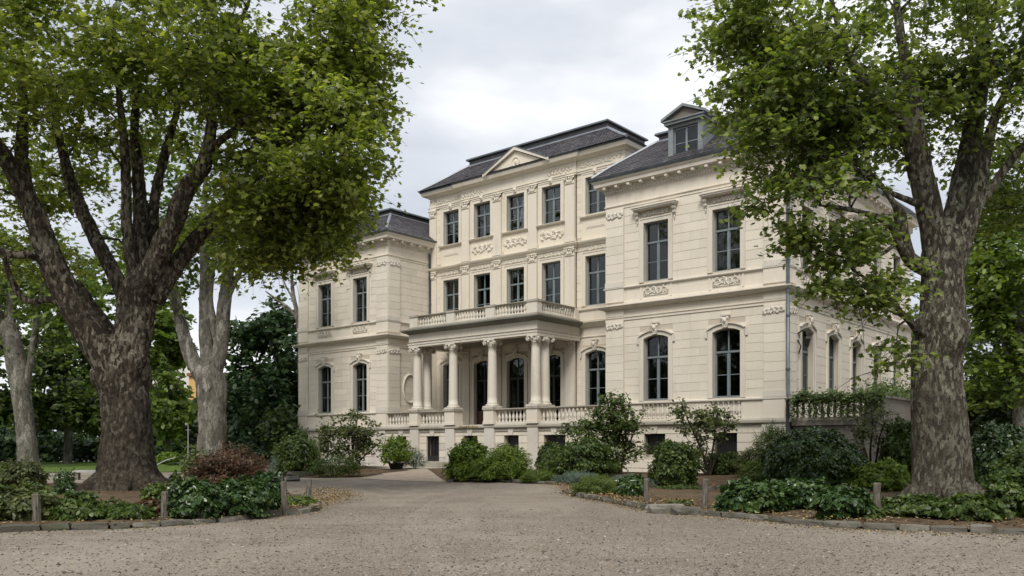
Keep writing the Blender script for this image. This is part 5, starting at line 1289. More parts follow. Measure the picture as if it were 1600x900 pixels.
clump_tree('dark narrow conifer right of the bright green tree, before the orange building', 300, 0, 72, [ell(308, 668, 72, 13, 30, 2, 2), ell(300, 690, 71, 24, 20, 2, 2)], 70, 'lf_dk', 0.24, 44, 'tri', 8, name='evergreen_tree')
for i, (px, Y, s) in enumerate([(105, 70, 1.0), (170, 76, 1.1), (-30, 66, 1.1), (215, 84, 1.2), (-130, 72, 1.2), (60, 92, 1.3)]):
    lab = ['leafy tree with a dark slim trunk left of the huge plane trunk', 'leafy tree just behind the huge plane trunk at the lawn edge', 'leafy tree behind the leaning grey trunk at the left edge', 'far leafy tree between the plane trunk and the bright green tree', 'leafy tree outside the lawn at the far left', 'farthest leafy tree behind the lawn at the left'][i]
    clump_tree(lab, px, 0, Y, [ell(px, 560, Y, 62 * s, 75, 4, 5), ell(px - 30, 640, Y - 1, 50 * s, 34, 3, 2.5), ell(px + 30, 630, Y - 1, 50 * s, 40, 3, 2.5), ell(px, 460, Y, 50 * s, 60, 4, 2)], 200, 'lf_bg' if i % 2 else 'lf_mid', 0.30, 50 + i, 'oval', 12, group=GB)
clump_tree('tall tree with fine leaves right of the mottled plane trunk', 1590, 0, 36, [ell(1575, 420, 36, 60, 90, 2.6, 5), ell(1590, 560, 36, 75, 70, 3, 6), ell(1570, 320, 37, 50, 60, 2.5, 2.5), ell(1640, 450, 37, 80, 160, 3, 4), ell(1535, 400, 38, 40, 60, 2, 3), ell(1550, 480, 37, 50, 50, 2, 3)], 460, 'lf_bg', 0.15, 61, 'oval', 20, clump_r=0.9)
clump_tree('dark evergreen filling the shade behind the mottled plane trunk', 1555, 0, 40, [ell(1545, 600, 41, 55, 90, 2.5, 4), ell(1600, 640, 40, 70, 60, 3, 4), ell(1480, 640, 45, 60, 60, 3, 2)], 300, 'lf_dk', 0.17, 62, 'oval', 20, name='evergreen_tree', clump_r=1.0)
clump_tree('leafy tree past the back end of the mansion side', 1425, 0, 62, [ell(1425, 540, 62, 40, 60, 3, 3), ell(1420, 620, 61, 36, 50, 3, 3), ell(1500, 520, 64, 60, 90, 4, 3)], 190, 'lf_bg', 0.26, 63, 'oval', 12)
# bare arching tree behind the far wing's left edge
at_ = [limb(q) for q in [[(470, 640, 60, 8), (468, 560, 60, 8), (466, 500, 60, 8), (458, 460, 60, 7), (456, 420, 60, 5), (462, 380, 60, 3)], [(467, 505, 60, 6), (452, 482, 60, 5), (432, 468, 60, 4), (415, 455, 60, 2)], [(460, 470, 60, 4), (448, 450, 60, 3), (440, 430, 60, 2)], [(455, 488, 60, 3), (440, 478, 60, 2), (428, 480, 60, 1.5)]]]
rt = empty('bare_tree', (at_[0][0][0].x, 60, 0)); tag(rt, 'thin bare arching tree against the sky at the far wing corner', 'tree')
for i, (p, q) in enumerate(at_):
    mb = MB(); grow_tube(mb, ([Vector((p[0].x, 60, 0))] if i == 0 else []) + p, ([q[0] * 1.2] if i == 0 else []) + q, 8, 0.03, 0.5); o = mb.build('trunk' if i == 0 else 'limb', M['bark_g']); o.parent = rt; o.matrix_parent_inverse = Matrix.Translation(-rt.location)
# the far wood that reads as one mass
rng = np.random.default_rng(77)
def wood(name, x0, x1, y0, y1, h, n, mat, size, base_fn=None):
    P_ = np.stack([rng.uniform(x0, x1, n), rng.uniform(y0, y1, n), rng.uniform(0, 1, n) ** 0.8 * h], 1)
    hh = h * (0.72 + 0.28 * np.sin(P_[:, 0] * 0.55) * np.cos(P_[:, 0] * 0.21 + 1)); P_[:, 2] = np.minimum(P_[:, 2], hh * rng.uniform(0.9, 1, n))
    Vv, Ff = place_leaves(P_, size, 'oval', np.tile([0, -0.5, 0.8], (n, 1)), 0.6, rng); tag(link(name, np_mesh(name, Vv, Ff, M[mat])), {'left_wood': 'dense park wood beyond the left end of the lawn', 'park_wood': 'park wood across the drive opposite the mansion', 'undergrowth': 'dark undergrowth along the far lawn edge'}.get(name, 'dark leafy wood far behind the side terrace' if x0 > 0 else 'dark leafy wood closing the view far behind the lawn'), 'wood', kind='stuff')
wood('far_wood', -95, -12, 96, 104, 10.5, 22000, 'lf_dk', 0.55); wood('far_wood', 26, 95, 66, 76, 9, 12000, 'lf_dk', 0.5)
wood('undergrowth', -62, -20, 76, 82, 3.6, 9000, 'lf_dk', 0.34)
wood('left_wood', -112, -74, -20, 95, 18, 16000, 'lf_dk', 1.0)
wood('park_wood', -60, 60, -34, -22, 15, 16000, 'lf_bg', 1.0)

# orange house glimpsed through the trees
fh = empty('far_house', (-40.0, 112, 0)); tag(fh, 'orange and white apartment house glimpsed between the trees left of the slender plane', 'building')
om = NM('orange_plaster'); om.color((0.62, 0.38, 0.14)); wm = NM('white_plaster'); wm.color((0.7, 0.68, 0.64)); rm = NM('clay_roof'); rm.color((0.25, 0.10, 0.06))
MB().box(-1.4, 7, 0, 9, -0.3, 10.5).build('wall', om.m, fh); MB().box(-7, -1.41, 0.5, 9, -0.3, 12.2).build('wall', wm.m, fh); MB().box(-1.6, 7.2, -0.3, 9.3, 10.5, 10.9).build('roof', rm.m, fh); MB().box(-7.2, -1.3, 0.2, 9.2, 12.2, 12.5).build('roof', rm.m, fh)
wmh = MB().box(-0.5, 0.5, -0.04, 0.02, 0, 1.5).mesh('window', M['glass'])
for zf in (1.2, 4.2, 7.2):
    for x in (-5.8, -3.8, 0, 2, 4, 5.8): link('window', wmh, fh, (x, 0.5 if x < -1.4 else 0, zf))
    MB().box(-0.9, 6.4, -0.9, -0.02, zf - 0.4, zf - 0.2).build('balcony', wm.m, fh)

# ============================================================ SHRUBS
def shrub(name, label, cx, cy, rx, ry, h, n, mat, leaf, tmpl='oval', seed=0, z0=None, stems=5, up=0.5, lumps=0.25, group=None, cat='shrub', hollow=0.55, low=0.12, spread=0.75, stem_r=0.018):
    """a shrub standing at (cx,cy): leafy lumpy shell over woody stems"""
    n = int(n * 1.6); leaf *= 0.78 if tmpl != 'needle' else 0.95
    rng = np.random.default_rng(seed + 1000); r = random.Random(seed); z = gz(cx, cy) + 0.05 if z0 is None else z0
    d = unit(rng.normal(0, 1, (n, 3))); d[:, 2] = np.abs(d[:, 2]) * 1.15 - 0.04; d = unit(d)
    k = np.array([noise.noise(Vector((a[0] * 2.1 + seed, a[1] * 2.1, a[2] * 2.1))) for a in d]); k2 = np.array([noise.noise(Vector((a[0] * 5.5 + seed, a[1] * 5.5, a[2] * 5.5))) for a in d])
    rr = (1 + lumps * 1.5 * k + lumps * 0.8 * k2) * (hollow + (1 - hollow) * rng.random(n) ** 0.5)
    zc = 0.40; dz = rng.uniform(-0.75, 1, n); hr = np.sqrt(np.maximum(0.02, 1 - dz ** 2)); an = rng.uniform(0, 2 * PI, n); d = np.stack([np.cos(an) * hr, np.sin(an) * hr, dz], 1)
    k = np.array([noise.noise(Vector((a[0] * 2.1 + seed, a[1] * 2.1, a[2] * 2.1))) for a in d]); k2 = np.array([noise.noise(Vector((a[0] * 6.5 + seed, a[1] * 6.5, a[2] * 6.5))) for a in d])
    rr = (1 + lumps * 1.6 * k + lumps * 0.9 * k2) * (hollow + (1 - hollow) * rng.random(n) ** 0.5)
    P_ = np.stack([d[:, 0] * rx * rr, d[:, 1] * ry * rr, h * (np.where(dz > 0, zc + (1 - zc) * dz * rr, zc + zc * 1.25 * dz * rr) * (1 - low + .12) + low - .12)], 1); P_[:, 2] = np.maximum(P_[:, 2], 0.03)
    nm = d * np.array([1, 1, 1]) + np.array([0, 0, up])
    Vv, Ff = place_leaves(P_, leaf, tmpl, nm, spread, rng, d + np.array([0, 0, -0.3]) if tmpl != 'needle' else d + np.array([0, 0, .4]))
    root = empty(name, (cx, cy, z)); tag(root, label, cat, group)
    o = link('foliage', np_mesh('foliage', Vv, Ff, M[mat]), root); o['kind'] = 'stuff'
    mb = MB()
    for s in range(stems):
        a = 2 * PI * s / stems + r.random(); q = r.uniform(0.45, 0.75)
        mb.tube([(0.06 * math.cos(a), 0.06 * math.sin(a), -0.1), (rx * 0.3 * q * math.cos(a), ry * 0.3 * q * math.sin(a), h * 0.4), (rx * q * math.cos(a + .3), ry * q * math.sin(a + .3), h * r.uniform(0.6, 0.85))], [stem_r * 1.3, stem_r, stem_r * 0.4], 5)
    mb.build('stems', M['bark_s'], root)
    return root
def shrub_px(name, label, x0, x1, y0, yb, n, mat, leaf, tmpl='oval', seed=0, depth=1.0, Y=None, **k):
    """placed by its outline in the photograph: left, right, top and foot"""
    cx = (x0 + x1) / 2
    if Y: g = Vector(((cx - 800) / FPX * Y, Y, 0)); g.z = gz(g.x, g.y) + 0.05; 
    else: g = ground_at(cx, yb)
    Y_ = g.y; rx = (x1 - x0) / 2 * Y_ / FPX; ztop = EYE + (HOR - y0) * Y_ / FPX
    if not Y: k_ = 1 + 0.75 * rx * depth / g.y; g = Vector((g.x * k_, g.y * k_, 0)); rx *= k_; ztop = EYE + (HOR - y0) * g.y / FPX
    return shrub(name, label, g.x, g.y, rx, rx * depth, max(0.15, ztop - gz(g.x, g.y) - 0.05), n, mat, leaf, tmpl, seed, **k)

def small_tree(name, label, px, py_base, Y, stems, n_clump, mat, leaf, seed, ells, tmpl='oval', per=14, clump_r=0.4, trunk_r=0.05):
    b = Vector(((px - 800) / FPX * Y, Y, 0)); b.z = gz(b.x, b.y)
    lim = []
    for (tx, ty, dY) in stems:
        t = at(tx, ty, Y + dY); m1 = b.lerp(t, 0.35) + Vector((rnd.uniform(-.1, .1), 0, 0.1)); m2 = b.lerp(t, 0.7) + Vector((rnd.uniform(-.1, .1), 0, 0.05))
        lim.append(([b, m1, m2, t], [trunk_r, trunk_r * 0.75, trunk_r * 0.5, trunk_r * 0.2]))
    return big_tree(label, tuple(b), lim[0], lim[1:], ells, n_clump, ('bark_s', mat), leaf, seed, None, None, name, None, True, per, tmpl, clump_r, 8, 0.02, 0.15)

# in front of the mansion, left to right
small_tree('small_tree', 'loose airy shrub-tree before the far wing, thin stems showing', 552, 0, 47.5, [(548, 650, 0), (520, 655, .3), (585, 660, -.3), (505, 680, 0), (595, 690, 0), (560, 640, .4)], 150, 'lf_ol', 0.10, 71, [ell(552, 672, 47.5, 48, 26, 1.5, 5), ell(520, 690, 47.2, 32, 24, 1.2, 2.5), ell(582, 690, 47.5, 24, 20, 1, 2), ell(548, 648, 47.5, 20, 10, .6, .7), ell(508, 665, 47.5, 14, 10, .6, .5), ell(555, 712, 47, 40, 12, 1, 1.6)], per=18, clump_r=0.5)
shrub_px('shrub', 'rounded dark shrub left of the airy shrub-tree, at the far wing corner', 432, 500, 676, 736, 3200, 'lf_mid', 0.10, 'oval', 1, lumps=0.3)
shrub_px('juniper', 'blue-green spreading juniper beside the pale boulder', 418, 478, 708, 739, 2600, 'lf_bl', 0.10, 'needle', 2, lumps=0.3, depth=0.8, up=1)
shrub_px('shrub', 'low green mound in front of the airy shrub-tree', 478, 565, 712, 739, 2600, 'lf_mid', 0.08, 'lance', 3, depth=0.5, lumps=0.35)
shrub_px('shrub', 'small pointed bush in a dark pot beside the basement steps', 596, 642, 682, 728, 1900, 'lf_br', 0.085, 'oval', 4, Y=45.8, lumps=0.3, low=0.3)
shrub_px('fern', 'feathery plant leaning right of the potted bush', 630, 666, 700, 726, 700, 'lf_bl', 0.13, 'needle', 5, Y=46.5, lumps=0.3, depth=0.7)
g = ground_at(619, 733)
p = MB().lathe([(0.0, 0), (0.30, 0), (0.42, 0.30), (0.46, 0.34), (0.40, 0.34), (0.38, 0.28), (0.0, 0.27)], seg=20, cap=False).build('plant_pot', M['dframe'], None, (g.x, g.y, g.z)); tag(p, 'wide dark pot under the small pointed bush', 'plant pot')
shrub_px('shrub', 'big bright shrub with layered leaves right of the basement door', 700, 764, 692, 747, 5200, 'lf_br', 0.095, 'oval', 6, lumps=0.32, depth=0.8)
shrub_px('shrub', 'bright green shrub between the layered shrub and the low lavender', 758, 824, 696, 744, 4800, 'lf_br', 0.095, 'lance', 7, lumps=0.32, depth=0.8)
shrub_px('shrub', 'yellow-green ferny shrub low in front of two bright shrubs', 738, 806, 710, 747, 2200, 'lf_br', 0.09, 'lance', 8, lumps=0.4, depth=0.6)
shrub_px('shrub', 'small clipped round bush before the grilled basement window', 838, 882, 690, 741, 2900, 'lf_mid', 0.075, 'oval', 9, lumps=0.15)
shrub_px('lavender', 'low green lavender tuft along the gravel edge', 812, 872, 734, 752, 2600, 'lf_vg', 0.12, 'needle', 10, depth=0.6, up=1, cat='plant')
shrub_px('lavender', 'silvery blue low plant right of the lavender tuft', 868, 935, 736, 754, 2600, 'lf_bl', 0.08, 'needle', 11, depth=0.6, up=1, cat='plant')
shrub_px('shrub', 'dark spreading shrub under the tall many-stemmed small tree', 862, 962, 686, 746, 5200, 'lf_mid', 0.09, 'oval', 12, lumps=0.35, depth=0.7)
small_tree('small_tree', 'tall many-stemmed small tree before the near wing and terrace', 968, 0, 36.5, [(960, 640, 0), (930, 635, .2), (905, 665, 0), (985, 622, -.2), (1005, 650, 0), (945, 615, .3), (895, 690, 0)], 230, 'lf_mid', 0.085, 72, [ell(965, 655, 36.5, 42, 34, 1.2, 6), ell(925, 680, 36.5, 40, 28, 1.1, 4), ell(990, 690, 36.5, 28, 30, 1, 2.5), ell(960, 622, 36.5, 26, 12, .6, 1.0), ell(893, 672, 36.3, 14, 16, .5, .7), ell(938, 715, 36, 42, 18, 1, 2)], per=20, clump_r=0.42)
small_tree('small_tree', 'thin open small tree with sparse leaves before the near wing windows', 1108, 0, 34.5, [(1062, 625, 0), (1085, 660, .2), (1120, 650, 0), (1140, 645, 0), (1100, 680, -.2), (1050, 690, 0)], 120, 'lf_ol', 0.085, 73, [ell(1100, 662, 34.5, 40, 28, 1, 4), ell(1062, 640, 34.5, 12, 20, .5, .8), ell(1130, 655, 34.5, 20, 24, .6, 1.2), ell(1085, 700, 34.5, 26, 18, .8, 1)], per=12, clump_r=0.38)
shrub_px('shrub', 'rounded dark glossy bush left of the thin open tree', 1018, 1090, 688, 757, 6000, 'lf_mid', 0.085, 'oval', 13, lumps=0.22)
shrub_px('shrub', 'low bush against the wall below the grilled basement window', 1100, 1165, 706, 745, 2600, 'lf_mid', 0.08, 'oval', 14, lumps=0.3)
shrub_px('shrub', 'leafy low bush left of the big laurel', 1150, 1204, 700, 748, 2600, 'lf_ol', 0.09, 'lance', 15, lumps=0.35)
shrub_px('grass_tuft', 'yellow-green grass tuft left of the big laurel', 1158, 1202, 722, 752, 900, 'lf_vg', 0.20, 'needle', 16, up=1.5, lumps=0.2, cat='plant')
shrub_px('palm_shrub', 'spiky fan-leaved shrub behind the left side of the big laurel', 1180, 1238, 664, 712, 1300, 'lf_mid', 0.20, 'needle', 17, Y=33.5, lumps=0.3, low=0.3)
shrub_px('laurel', 'huge round glossy laurel before the mansion corner', 1196, 1345, 668, 768, 15000, 'lf_gl', 0.085, 'oval', 18, lumps=0.13, hollow=0.75)
small_tree('small_tree', 'slim young tree with drooping sprays before the side terrace', 1362, 0, 30.5, [(1360, 630, 0), (1340, 650, .2), (1385, 655, -.2), (1325, 690, 0), (1400, 670, 0)], 95, 'lf_ol', 0.075, 74, [ell(1360, 655, 30.5, 34, 32, 1, 3.5), ell(1335, 690, 30.3, 20, 24, .6, 1.2), ell(1385, 690, 30.5, 18, 24, .6, 1.2)], 'lance', per=13, clump_r=0.35)
shrub_px('shrub', 'leafy dark shrub between the side terrace and the mottled trunk', 1380, 1440, 652, 752, 4200, 'lf_mid', 0.10, 'oval', 19, lumps=0.3, Y=30)
shrub_px('shrub', 'low green plants behind the last post at the right', 1335, 1425, 722, 772, 3600, 'lf_br', 0.085, 'oval', 20, lumps=0.35, depth=0.7)
shrub_px('shrub', 'large dark rounded shrub right of the mottled trunk', 1515, 1605, 660, 770, 7000, 'lf_gl', 0.085, 'oval', 21, lumps=0.2)
shrub_px('shrub', 'leafy shrub at the right edge behind the mottled trunk', 1575, 1700, 690, 785, 5200, 'lf_mid', 0.09, 'oval', 22, lumps=0.3)
# ground cover of the right bed
shrub_px('juniper', 'spreading green juniper at the left tip of the right bed', 893, 975, 744, 777, 5200, 'lf_vg', 0.085, 'needle', 23, depth=0.8, up=0.8, lumps=0.3)
shrub_px('juniper', 'grey-green low juniper behind the broad-leaved plant', 950, 1020, 742, 769, 3000, 'lf_bl', 0.08, 'needle', 24, depth=0.7, up=0.8, lumps=0.3)
shrub_px('broadleaf_plant', 'dark strap-leaved plant by the first post of the right bed', 965, 1010, 742, 781, 420, 'lf_gl', 0.17, 'lance', 25, up=0.6, lumps=0.2, cat='plant')
shrub_px('ground_cover', 'low green patch beside the small stone edging', 1030, 1100, 758, 770, 1400, 'lf_mid', 0.07, 'oval', 26, depth=0.5, cat='plant')
for i, (x0, x1, y0, yb, n, mt, lb) in enumerate([
    (1125, 1225, 754, 808, 5200, 'lf_gl', 'glossy broad-leaved ground cover at the right bed edge, nearest the middle post'),
    (1205, 1300, 750, 806, 5200, 'lf_gl', 'dense glossy ground cover in front of the huge round laurel'),
    (1275, 1352, 762, 818, 4200, 'lf_gl', 'ground cover spilling over the kerb left of the last post'),
    (1385, 1470, 778, 818, 3400, 'lf_mid', 'low green ground cover at the foot of the mottled trunk'),
    (1460, 1560, 776, 822, 3800, 'lf_mid', 'low leafy growth before the mottled trunk, right of its foot'),
    (1545, 1660, 740, 820, 5000, 'lf_mid', 'taller leafy growth at the right edge of the bed')]):
    shrub_px('ground_cover', lb, x0, x1, y0, yb, n, mt, 0.085, 'oval', 30 + i, depth=0.75, lumps=0.35, hollow=0.6, cat='plant')
# left bed
shrub_px('barberry', 'rounded red-brown barberry right of the huge plane tree', 304, 415, 698, 785, 10500, 'lf_rd', 0.052, 'oval', 50, Y=25.2, lumps=0.36, stems=9)
shrub_px('barberry', 'sprawling brownish shrub on the left flank of the round barberry', 282, 335, 706, 770, 1300, 'lf_ol', 0.07, 'oval', 51, Y=26.5, lumps=0.4, stems=7)
for i, (x0, x1, y0, yb, n, mt, lb) in enumerate([
    (262, 345, 752, 818, 4600, 'lf_gl', 'glossy ground cover right of the left bed middle post'),
    (325, 415, 750, 812, 5200, 'lf_gl', 'glossy ground cover in front of the round barberry'),
    (385, 440, 742, 806, 3600, 'lf_gl', 'glossy ground cover left of the post with the black lamp'),
    (440, 492, 776, 796, 1600, 'lf_vg', 'low bright plants between the two posts at the bed tip'),
    (150, 235, 790, 820, 1900, 'lf_mid', 'low green growth at the foot of the huge plane tree'),
    (205, 262, 784, 816, 1100, 'lf_rd', 'low reddish plant left of the left bed middle post'),
    (70, 160, 786, 822, 2400, 'lf_mid', 'low leafy growth left of the huge plane tree'),
    (-30, 85, 762, 824, 3600, 'lf_ol', 'taller brownish leafy growth at the left edge of the bed'),
    (-160, -10, 735, 828, 5200, 'lf_mid', 'leafy growth past the left edge of the bed')]):
    shrub_px('ground_cover', lb, x0, x1, y0, yb, n, mt, 0.08 if mt != 'lf_vg' else 0.07, 'oval' if mt != 'lf_vg' else 'lance', 60 + i, depth=0.75, lumps=0.35, hollow=0.6, cat='plant')
shrub_px('shrub', 'small upright sprigs between the plane roots and the barberry', 262, 284, 738, 772, 260, 'lf_gl', 0.085, 'oval', 80, lumps=0.4)
shrub_px('shrub', 'leafy sprigs left of the plane roots by the pale bench', 84, 116, 736, 785, 1100, 'lf_gl', 0.085, 'lance', 81, lumps=0.4)
shrub_px('shrub', 'brownish-green bush at the lawn corner left of the plane tree', 0, 70, 720, 785, 2200, 'lf_ol', 0.08, 'oval', 82, Y=28, lumps=0.3)
# across the drive at the left
shrub_px('shrub', 'round yellow-green bush across the drive near the thin white lamp post', 246, 282, 706, 730, 1500, 'lf_br', 0.13, 'oval', 90, Y=60, lumps=0.2)
shrub_px('shrub', 'dark green bush behind the thin white lamp post', 285, 325, 694, 728, 1700, 'lf_mid', 0.14, 'oval', 91, Y=60)
shrub_px('shrub', 'low dark bush right of the slender plane trunk', 345, 420, 694, 735, 2600, 'lf_dk', 0.13, 'oval', 92, Y=56)
shrub_px('shrub', 'low hedge-like bush at the lawn edge beyond the barberry', 262, 320, 722, 735, 1700, 'lf_mid', 0.1, 'oval', 93, Y=57, depth=0.4)
shrub_px('shrub', 'green bush between lawn and slender plane trunk', 160, 250, 690, 732, 2200, 'lf_dk', 0.16, 'oval', 94, Y=70)
for i, (x0, x1, y0, yb, n, mt, lb) in enumerate([
    (225, 262, 756, 795, 700, 'lf_mid', 'small leafy plant right beside the huge plane trunk'),
    (150, 200, 782, 806, 900, 'lf_ol', 'thin low weeds between the plane roots and the bed edge'),
    (98, 150, 770, 800, 1100, 'lf_mid', 'leafy weeds spreading left of the plane roots'),
    (20, 80, 760, 800, 1500, 'lf_mid', 'dark leafy plants behind the leftmost post'),
    (330, 372, 738, 765, 900, 'lf_mid', 'low dark plants behind the round barberry'),
    (1040, 1080, 782, 797, 380, 'lf_ol', 'few thin weeds on the soil left of the middle post'),
    (1115, 1140, 786, 802, 300, 'lf_ol', 'few thin weeds right of the middle post'),
    (1340, 1380, 792, 818, 900, 'lf_mid', 'leafy weeds around the foot of the last post'),
    (1240, 1330, 728, 770, 2200, 'lf_mid', 'dark undergrowth right of the huge round laurel')]):
    shrub_px('ground_cover', lb, x0, x1, y0, yb, n, mt, 0.075, 'oval', 120 + i, depth=0.8, lumps=0.5, hollow=0.4, cat='plant', stems=3, stem_r=0.008)
# vines over the side terrace rail
vb = L2W(1.8, -0.05, 0)
vn = empty('vine', L2W(1.8, -0.1, 2.6), ROT); tag(vn, 'green vine sprawling over the side terrace handrail', 'vine')
n = 3000; x = RG.uniform(-1.5, 2.2, n); zz = 0.85 + np.array([0.28 * noise.noise(Vector((a * 1.7, 3, 0))) for a in x]) + RG.normal(0, 0.12, n); dr = RG.random(n) < 0.35; zz[dr] -= RG.random(dr.sum()) * 0.75
Vv, Ff = place_leaves(np.stack([x, -0.14 + RG.normal(0, 0.12, n), zz], 1), 0.062, 'oval', np.tile([0, -0.7, 0.8], (n, 1)), 0.5, RG); link('foliage', np_mesh('foliage', Vv, Ff, M['lf_mid']), vn)['kind'] = 'stuff'
mb = MB(); mb.tube([(-1.4, -0.1, 0.95), (-0.3, -0.12, 0.98), (0.8, -0.1, 0.9), (2.1, -0.12, 0.98)], 0.02, 5); mb.tube([(1.5, -0.15, -2.4), (1.4, -0.2, -1), (1.55, -0.15, 0.9)], 0.03, 5); mb.build('stems', M['bark_s'], vn)
vn2 = empty('vine', L2W(3.3, 3.0, 3.4), ROT); tag(vn2, 'leafy bush of vine on top of the terrace corner pier', 'vine')
n = 2600; P_ = np.stack([RG.normal(0, 0.42, n), RG.uniform(-2.9, 4, n), np.abs(RG.normal(0, 0.34, n))], 1)
Vv, Ff = place_leaves(P_, 0.07, 'oval', np.tile([0, -0.4, 0.9], (n, 1)), 0.5, RG); link('foliage', np_mesh('foliage', Vv, Ff, M['lf_mid']), vn2)['kind'] = 'stuff'

# ============================================================ SMALL OBJECTS
def post(px, py0, py1, label, w_=11, dark=False):
    g = ground_at(px, py1); h = (py1 - py0) * g.y / FPX; r_ = w_ / 2 * g.y / FPX
    mb = MB(); n = 6
    for k in range(1): mb.lathe([(r_ * 1.02, -0.2), (r_ * 1.0, h * 0.5), (r_ * 0.94, h * 0.97), (r_ * 0.75, h)], seg=9)
    rt = mb.build('wooden_post', M['post'], None, (g.x, g.y, g.z)); rt.rotation_euler = (rnd.uniform(-.03, .03), rnd.uniform(-.04, .04), rnd.random()); tag(rt, label, 'post', 'short wooden posts round the planting beds'); return rt, g, h
pa, ga, ha = post(445, 752, 806, 'wooden post carrying the black lamp fitting at the tip of the left bed', 9.5)
pb, gb, hb = post(482, 748, 786, 'dark wooden post at the very tip of the left bed, chain tied to it', 8.5)
post(257, 768, 818, 'greyed wooden post at the left bed edge just right of the huge plane roots', 12)
post(58, 772, 824, 'wooden post at the left bed edge near the left side of the photo', 13)
post(1010, 748, 791, 'slim wooden post beside the strap-leaved plant in the right bed', 8)
post(1101, 748, 800, 'tall wooden post at the kerb in the middle of the right bed', 10)
post(1369, 754, 816, 'grey wooden post before the mottled plane tree', 12)
# black lamp fitting on the first post
lf = empty('garden_spotlight', (ga.x, ga.y, ga.z + ha)); tag(lf, 'black garden spotlight with long arms on top of a wooden post', 'lamp')
MB().tube([(0.04, 0, 0.03), (0.30, 0, 0.05)], [0.035, 0.055], 12).build('lamp_body', M['iron'], lf)
MB().tube([(-0.26, 0.0, 0.075), (0.3, 0, 0.11)], 0.012, 6).tube([(-0.29, 0.04, 0.02), (0.05, 0.02, 0.03)], 0.01, 6).tube([(-0.03, 0, -0.02), (-0.03, 0, 0.15)], 0.018, 6).build('arm', M['iron'], lf)
MB().tube([(0.30, 0, 0.05), (0.318, 0, 0.052)], 0.06, 12).build('lamp_glass', M['iron'], lf)
ch = MB(); a = Vector((ga.x + 0.05, ga.y, ga.z + 0.55)); b = Vector((gb.x, gb.y, gb.z + 0.45))
for i in range(26):
    t = i / 25; p = a.lerp(b, t); p.z -= 0.28 * 4 * t * (1 - t); q = p + (b - a).normalized() * 0.04; ch.tube([p, q], 0.014, 5)
tag(ch.build('chain', M['iron']), 'dark chain sagging between the two posts at the left bed tip', 'chain')
# bird-like terracotta pot
g = ground_at(1115, 768); tp = NM('terracotta'); tp.color((0.22, 0.10, 0.07))
pp = MB().lathe([(0.0, 0), (0.07, 0), (0.10, 0.10), (0.115, 0.12), (0.11, 0.14), (0.09, 0.13), (0.0, 0.12)], seg=14, cap=False).build('flower_pot', M['dframe'], None, tuple(g)); tag(pp, 'small dark flower pot on the path right of the middle post', 'flower pot')
o = MB().tube([(0, 0, 0.10), (0.01, 0, 0.2), (-0.04, 0, 0.26)], [0.05, 0.07, 0.03], 7).tube([(0.0, 0, 0.12), (0.06, 0, 0.25)], [0.03, 0.02], 5).build('dry_plant', tp.m, pp)
# thin white lamp post across the drive
b = Vector(((294 - 800) / FPX * 58, 58, 0)); lp = empty('lamp_post', b); tag(lp, 'thin white lamp post across the drive left of the slender plane', 'lamp post')
h = EYE + (HOR - 664) * 58 / FPX
MB().tube([(0, 0, 0), (0, 0, h)], [0.045, 0.035], 8).build('pole', M['white'], lp)
MB().box(-0.16, 0.16, -0.02, 0.02, h - 0.35, h - 0.32).tube([(-0.1, 0, h - 0.02), (-0.1, 0, h + 0.14)], 0.10, 6).build('arm', M['white'], lp)
dw = MB().tube([(-2.6, 0, 0.12), (-1.6, 0.1, 0.15), (-0.9, 0, 0.5), (-0.1, -0.1, 0.75)], [0.035, 0.045, 0.045, 0.03], 7).tube([(-1.6, 0.1, 0.15), (-1.2, 0, 0.05), (0.2, 0, 0.1)], [0.05, 0.05, 0.03], 7).build('driftwood', M['white'], None, (b.x - 0.2, b.y - 1.2, 0.05)); tag(dw, 'pale bleached branch lying by the white lamp post', 'branch')
# pale stone bench
g = Vector(((136 - 800) / FPX * 39, 39, 0)); be = empty('stone_bench', g, 0.1); tag(be, 'pale stone bench behind the left roots of the huge plane tree', 'bench')
MB().box(-0.55, 0.55, -0.2, 0.2, 0.34, 0.44).build('seat', M['white'], be)
for s in (-1, 1): MB().box(s * 0.4 - 0.07, s * 0.4 + 0.07, -0.15, 0.15, -0.05, 0.338).build('leg', M['old'], be)
# boulders
def boulder(px, py, s, label, col='rock', sz=(1, 0.7, 0.6)):
    g = ground_at(px, py); me = rock(s * sz[0], s * sz[1], s * sz[2], int(px)); o = link('boulder', me, None, (g.x, g.y, g.z + s * 0.18), rnd.random()); tag(o, label, 'boulder')
boulder(421, 737, 0.75, 'pale boulder beside the blue-green juniper'); boulder(468, 738, 0.9, 'flat pinkish boulder at the foot of the blue-green juniper', sz=(1.4, .6, .3))
boulder(1105, 757, 0.5, 'small stone in the path behind the middle post', sz=(1.2, .7, .4)); boulder(1040, 801, 0.55, 'flat stone lying over the kerb left of the middle post', sz=(1.6, .8, .35)); boulder(1072, 804, 0.45, 'flat pale stone against the kerb beside the middle post', sz=(1.5, .7, .35))
boulder(733, 749, 0.5, 'flat stone under the layered bright shrub', sz=(1.4, .7, .4))
# crate-like things by the steps
g = L2W(-21.9, -1.3, 0.34); MBx = MB().box(-0.28, 0.28, -0.25, 0.25, 0, 0.55).box(-0.32, 0.32, -0.29, 0.29, 0.55, 0.60); tag(MBx.build('stone_block', M['old'], None, tuple(g), ROT), 'weathered stone block on the platform left of the basement door', 'block')
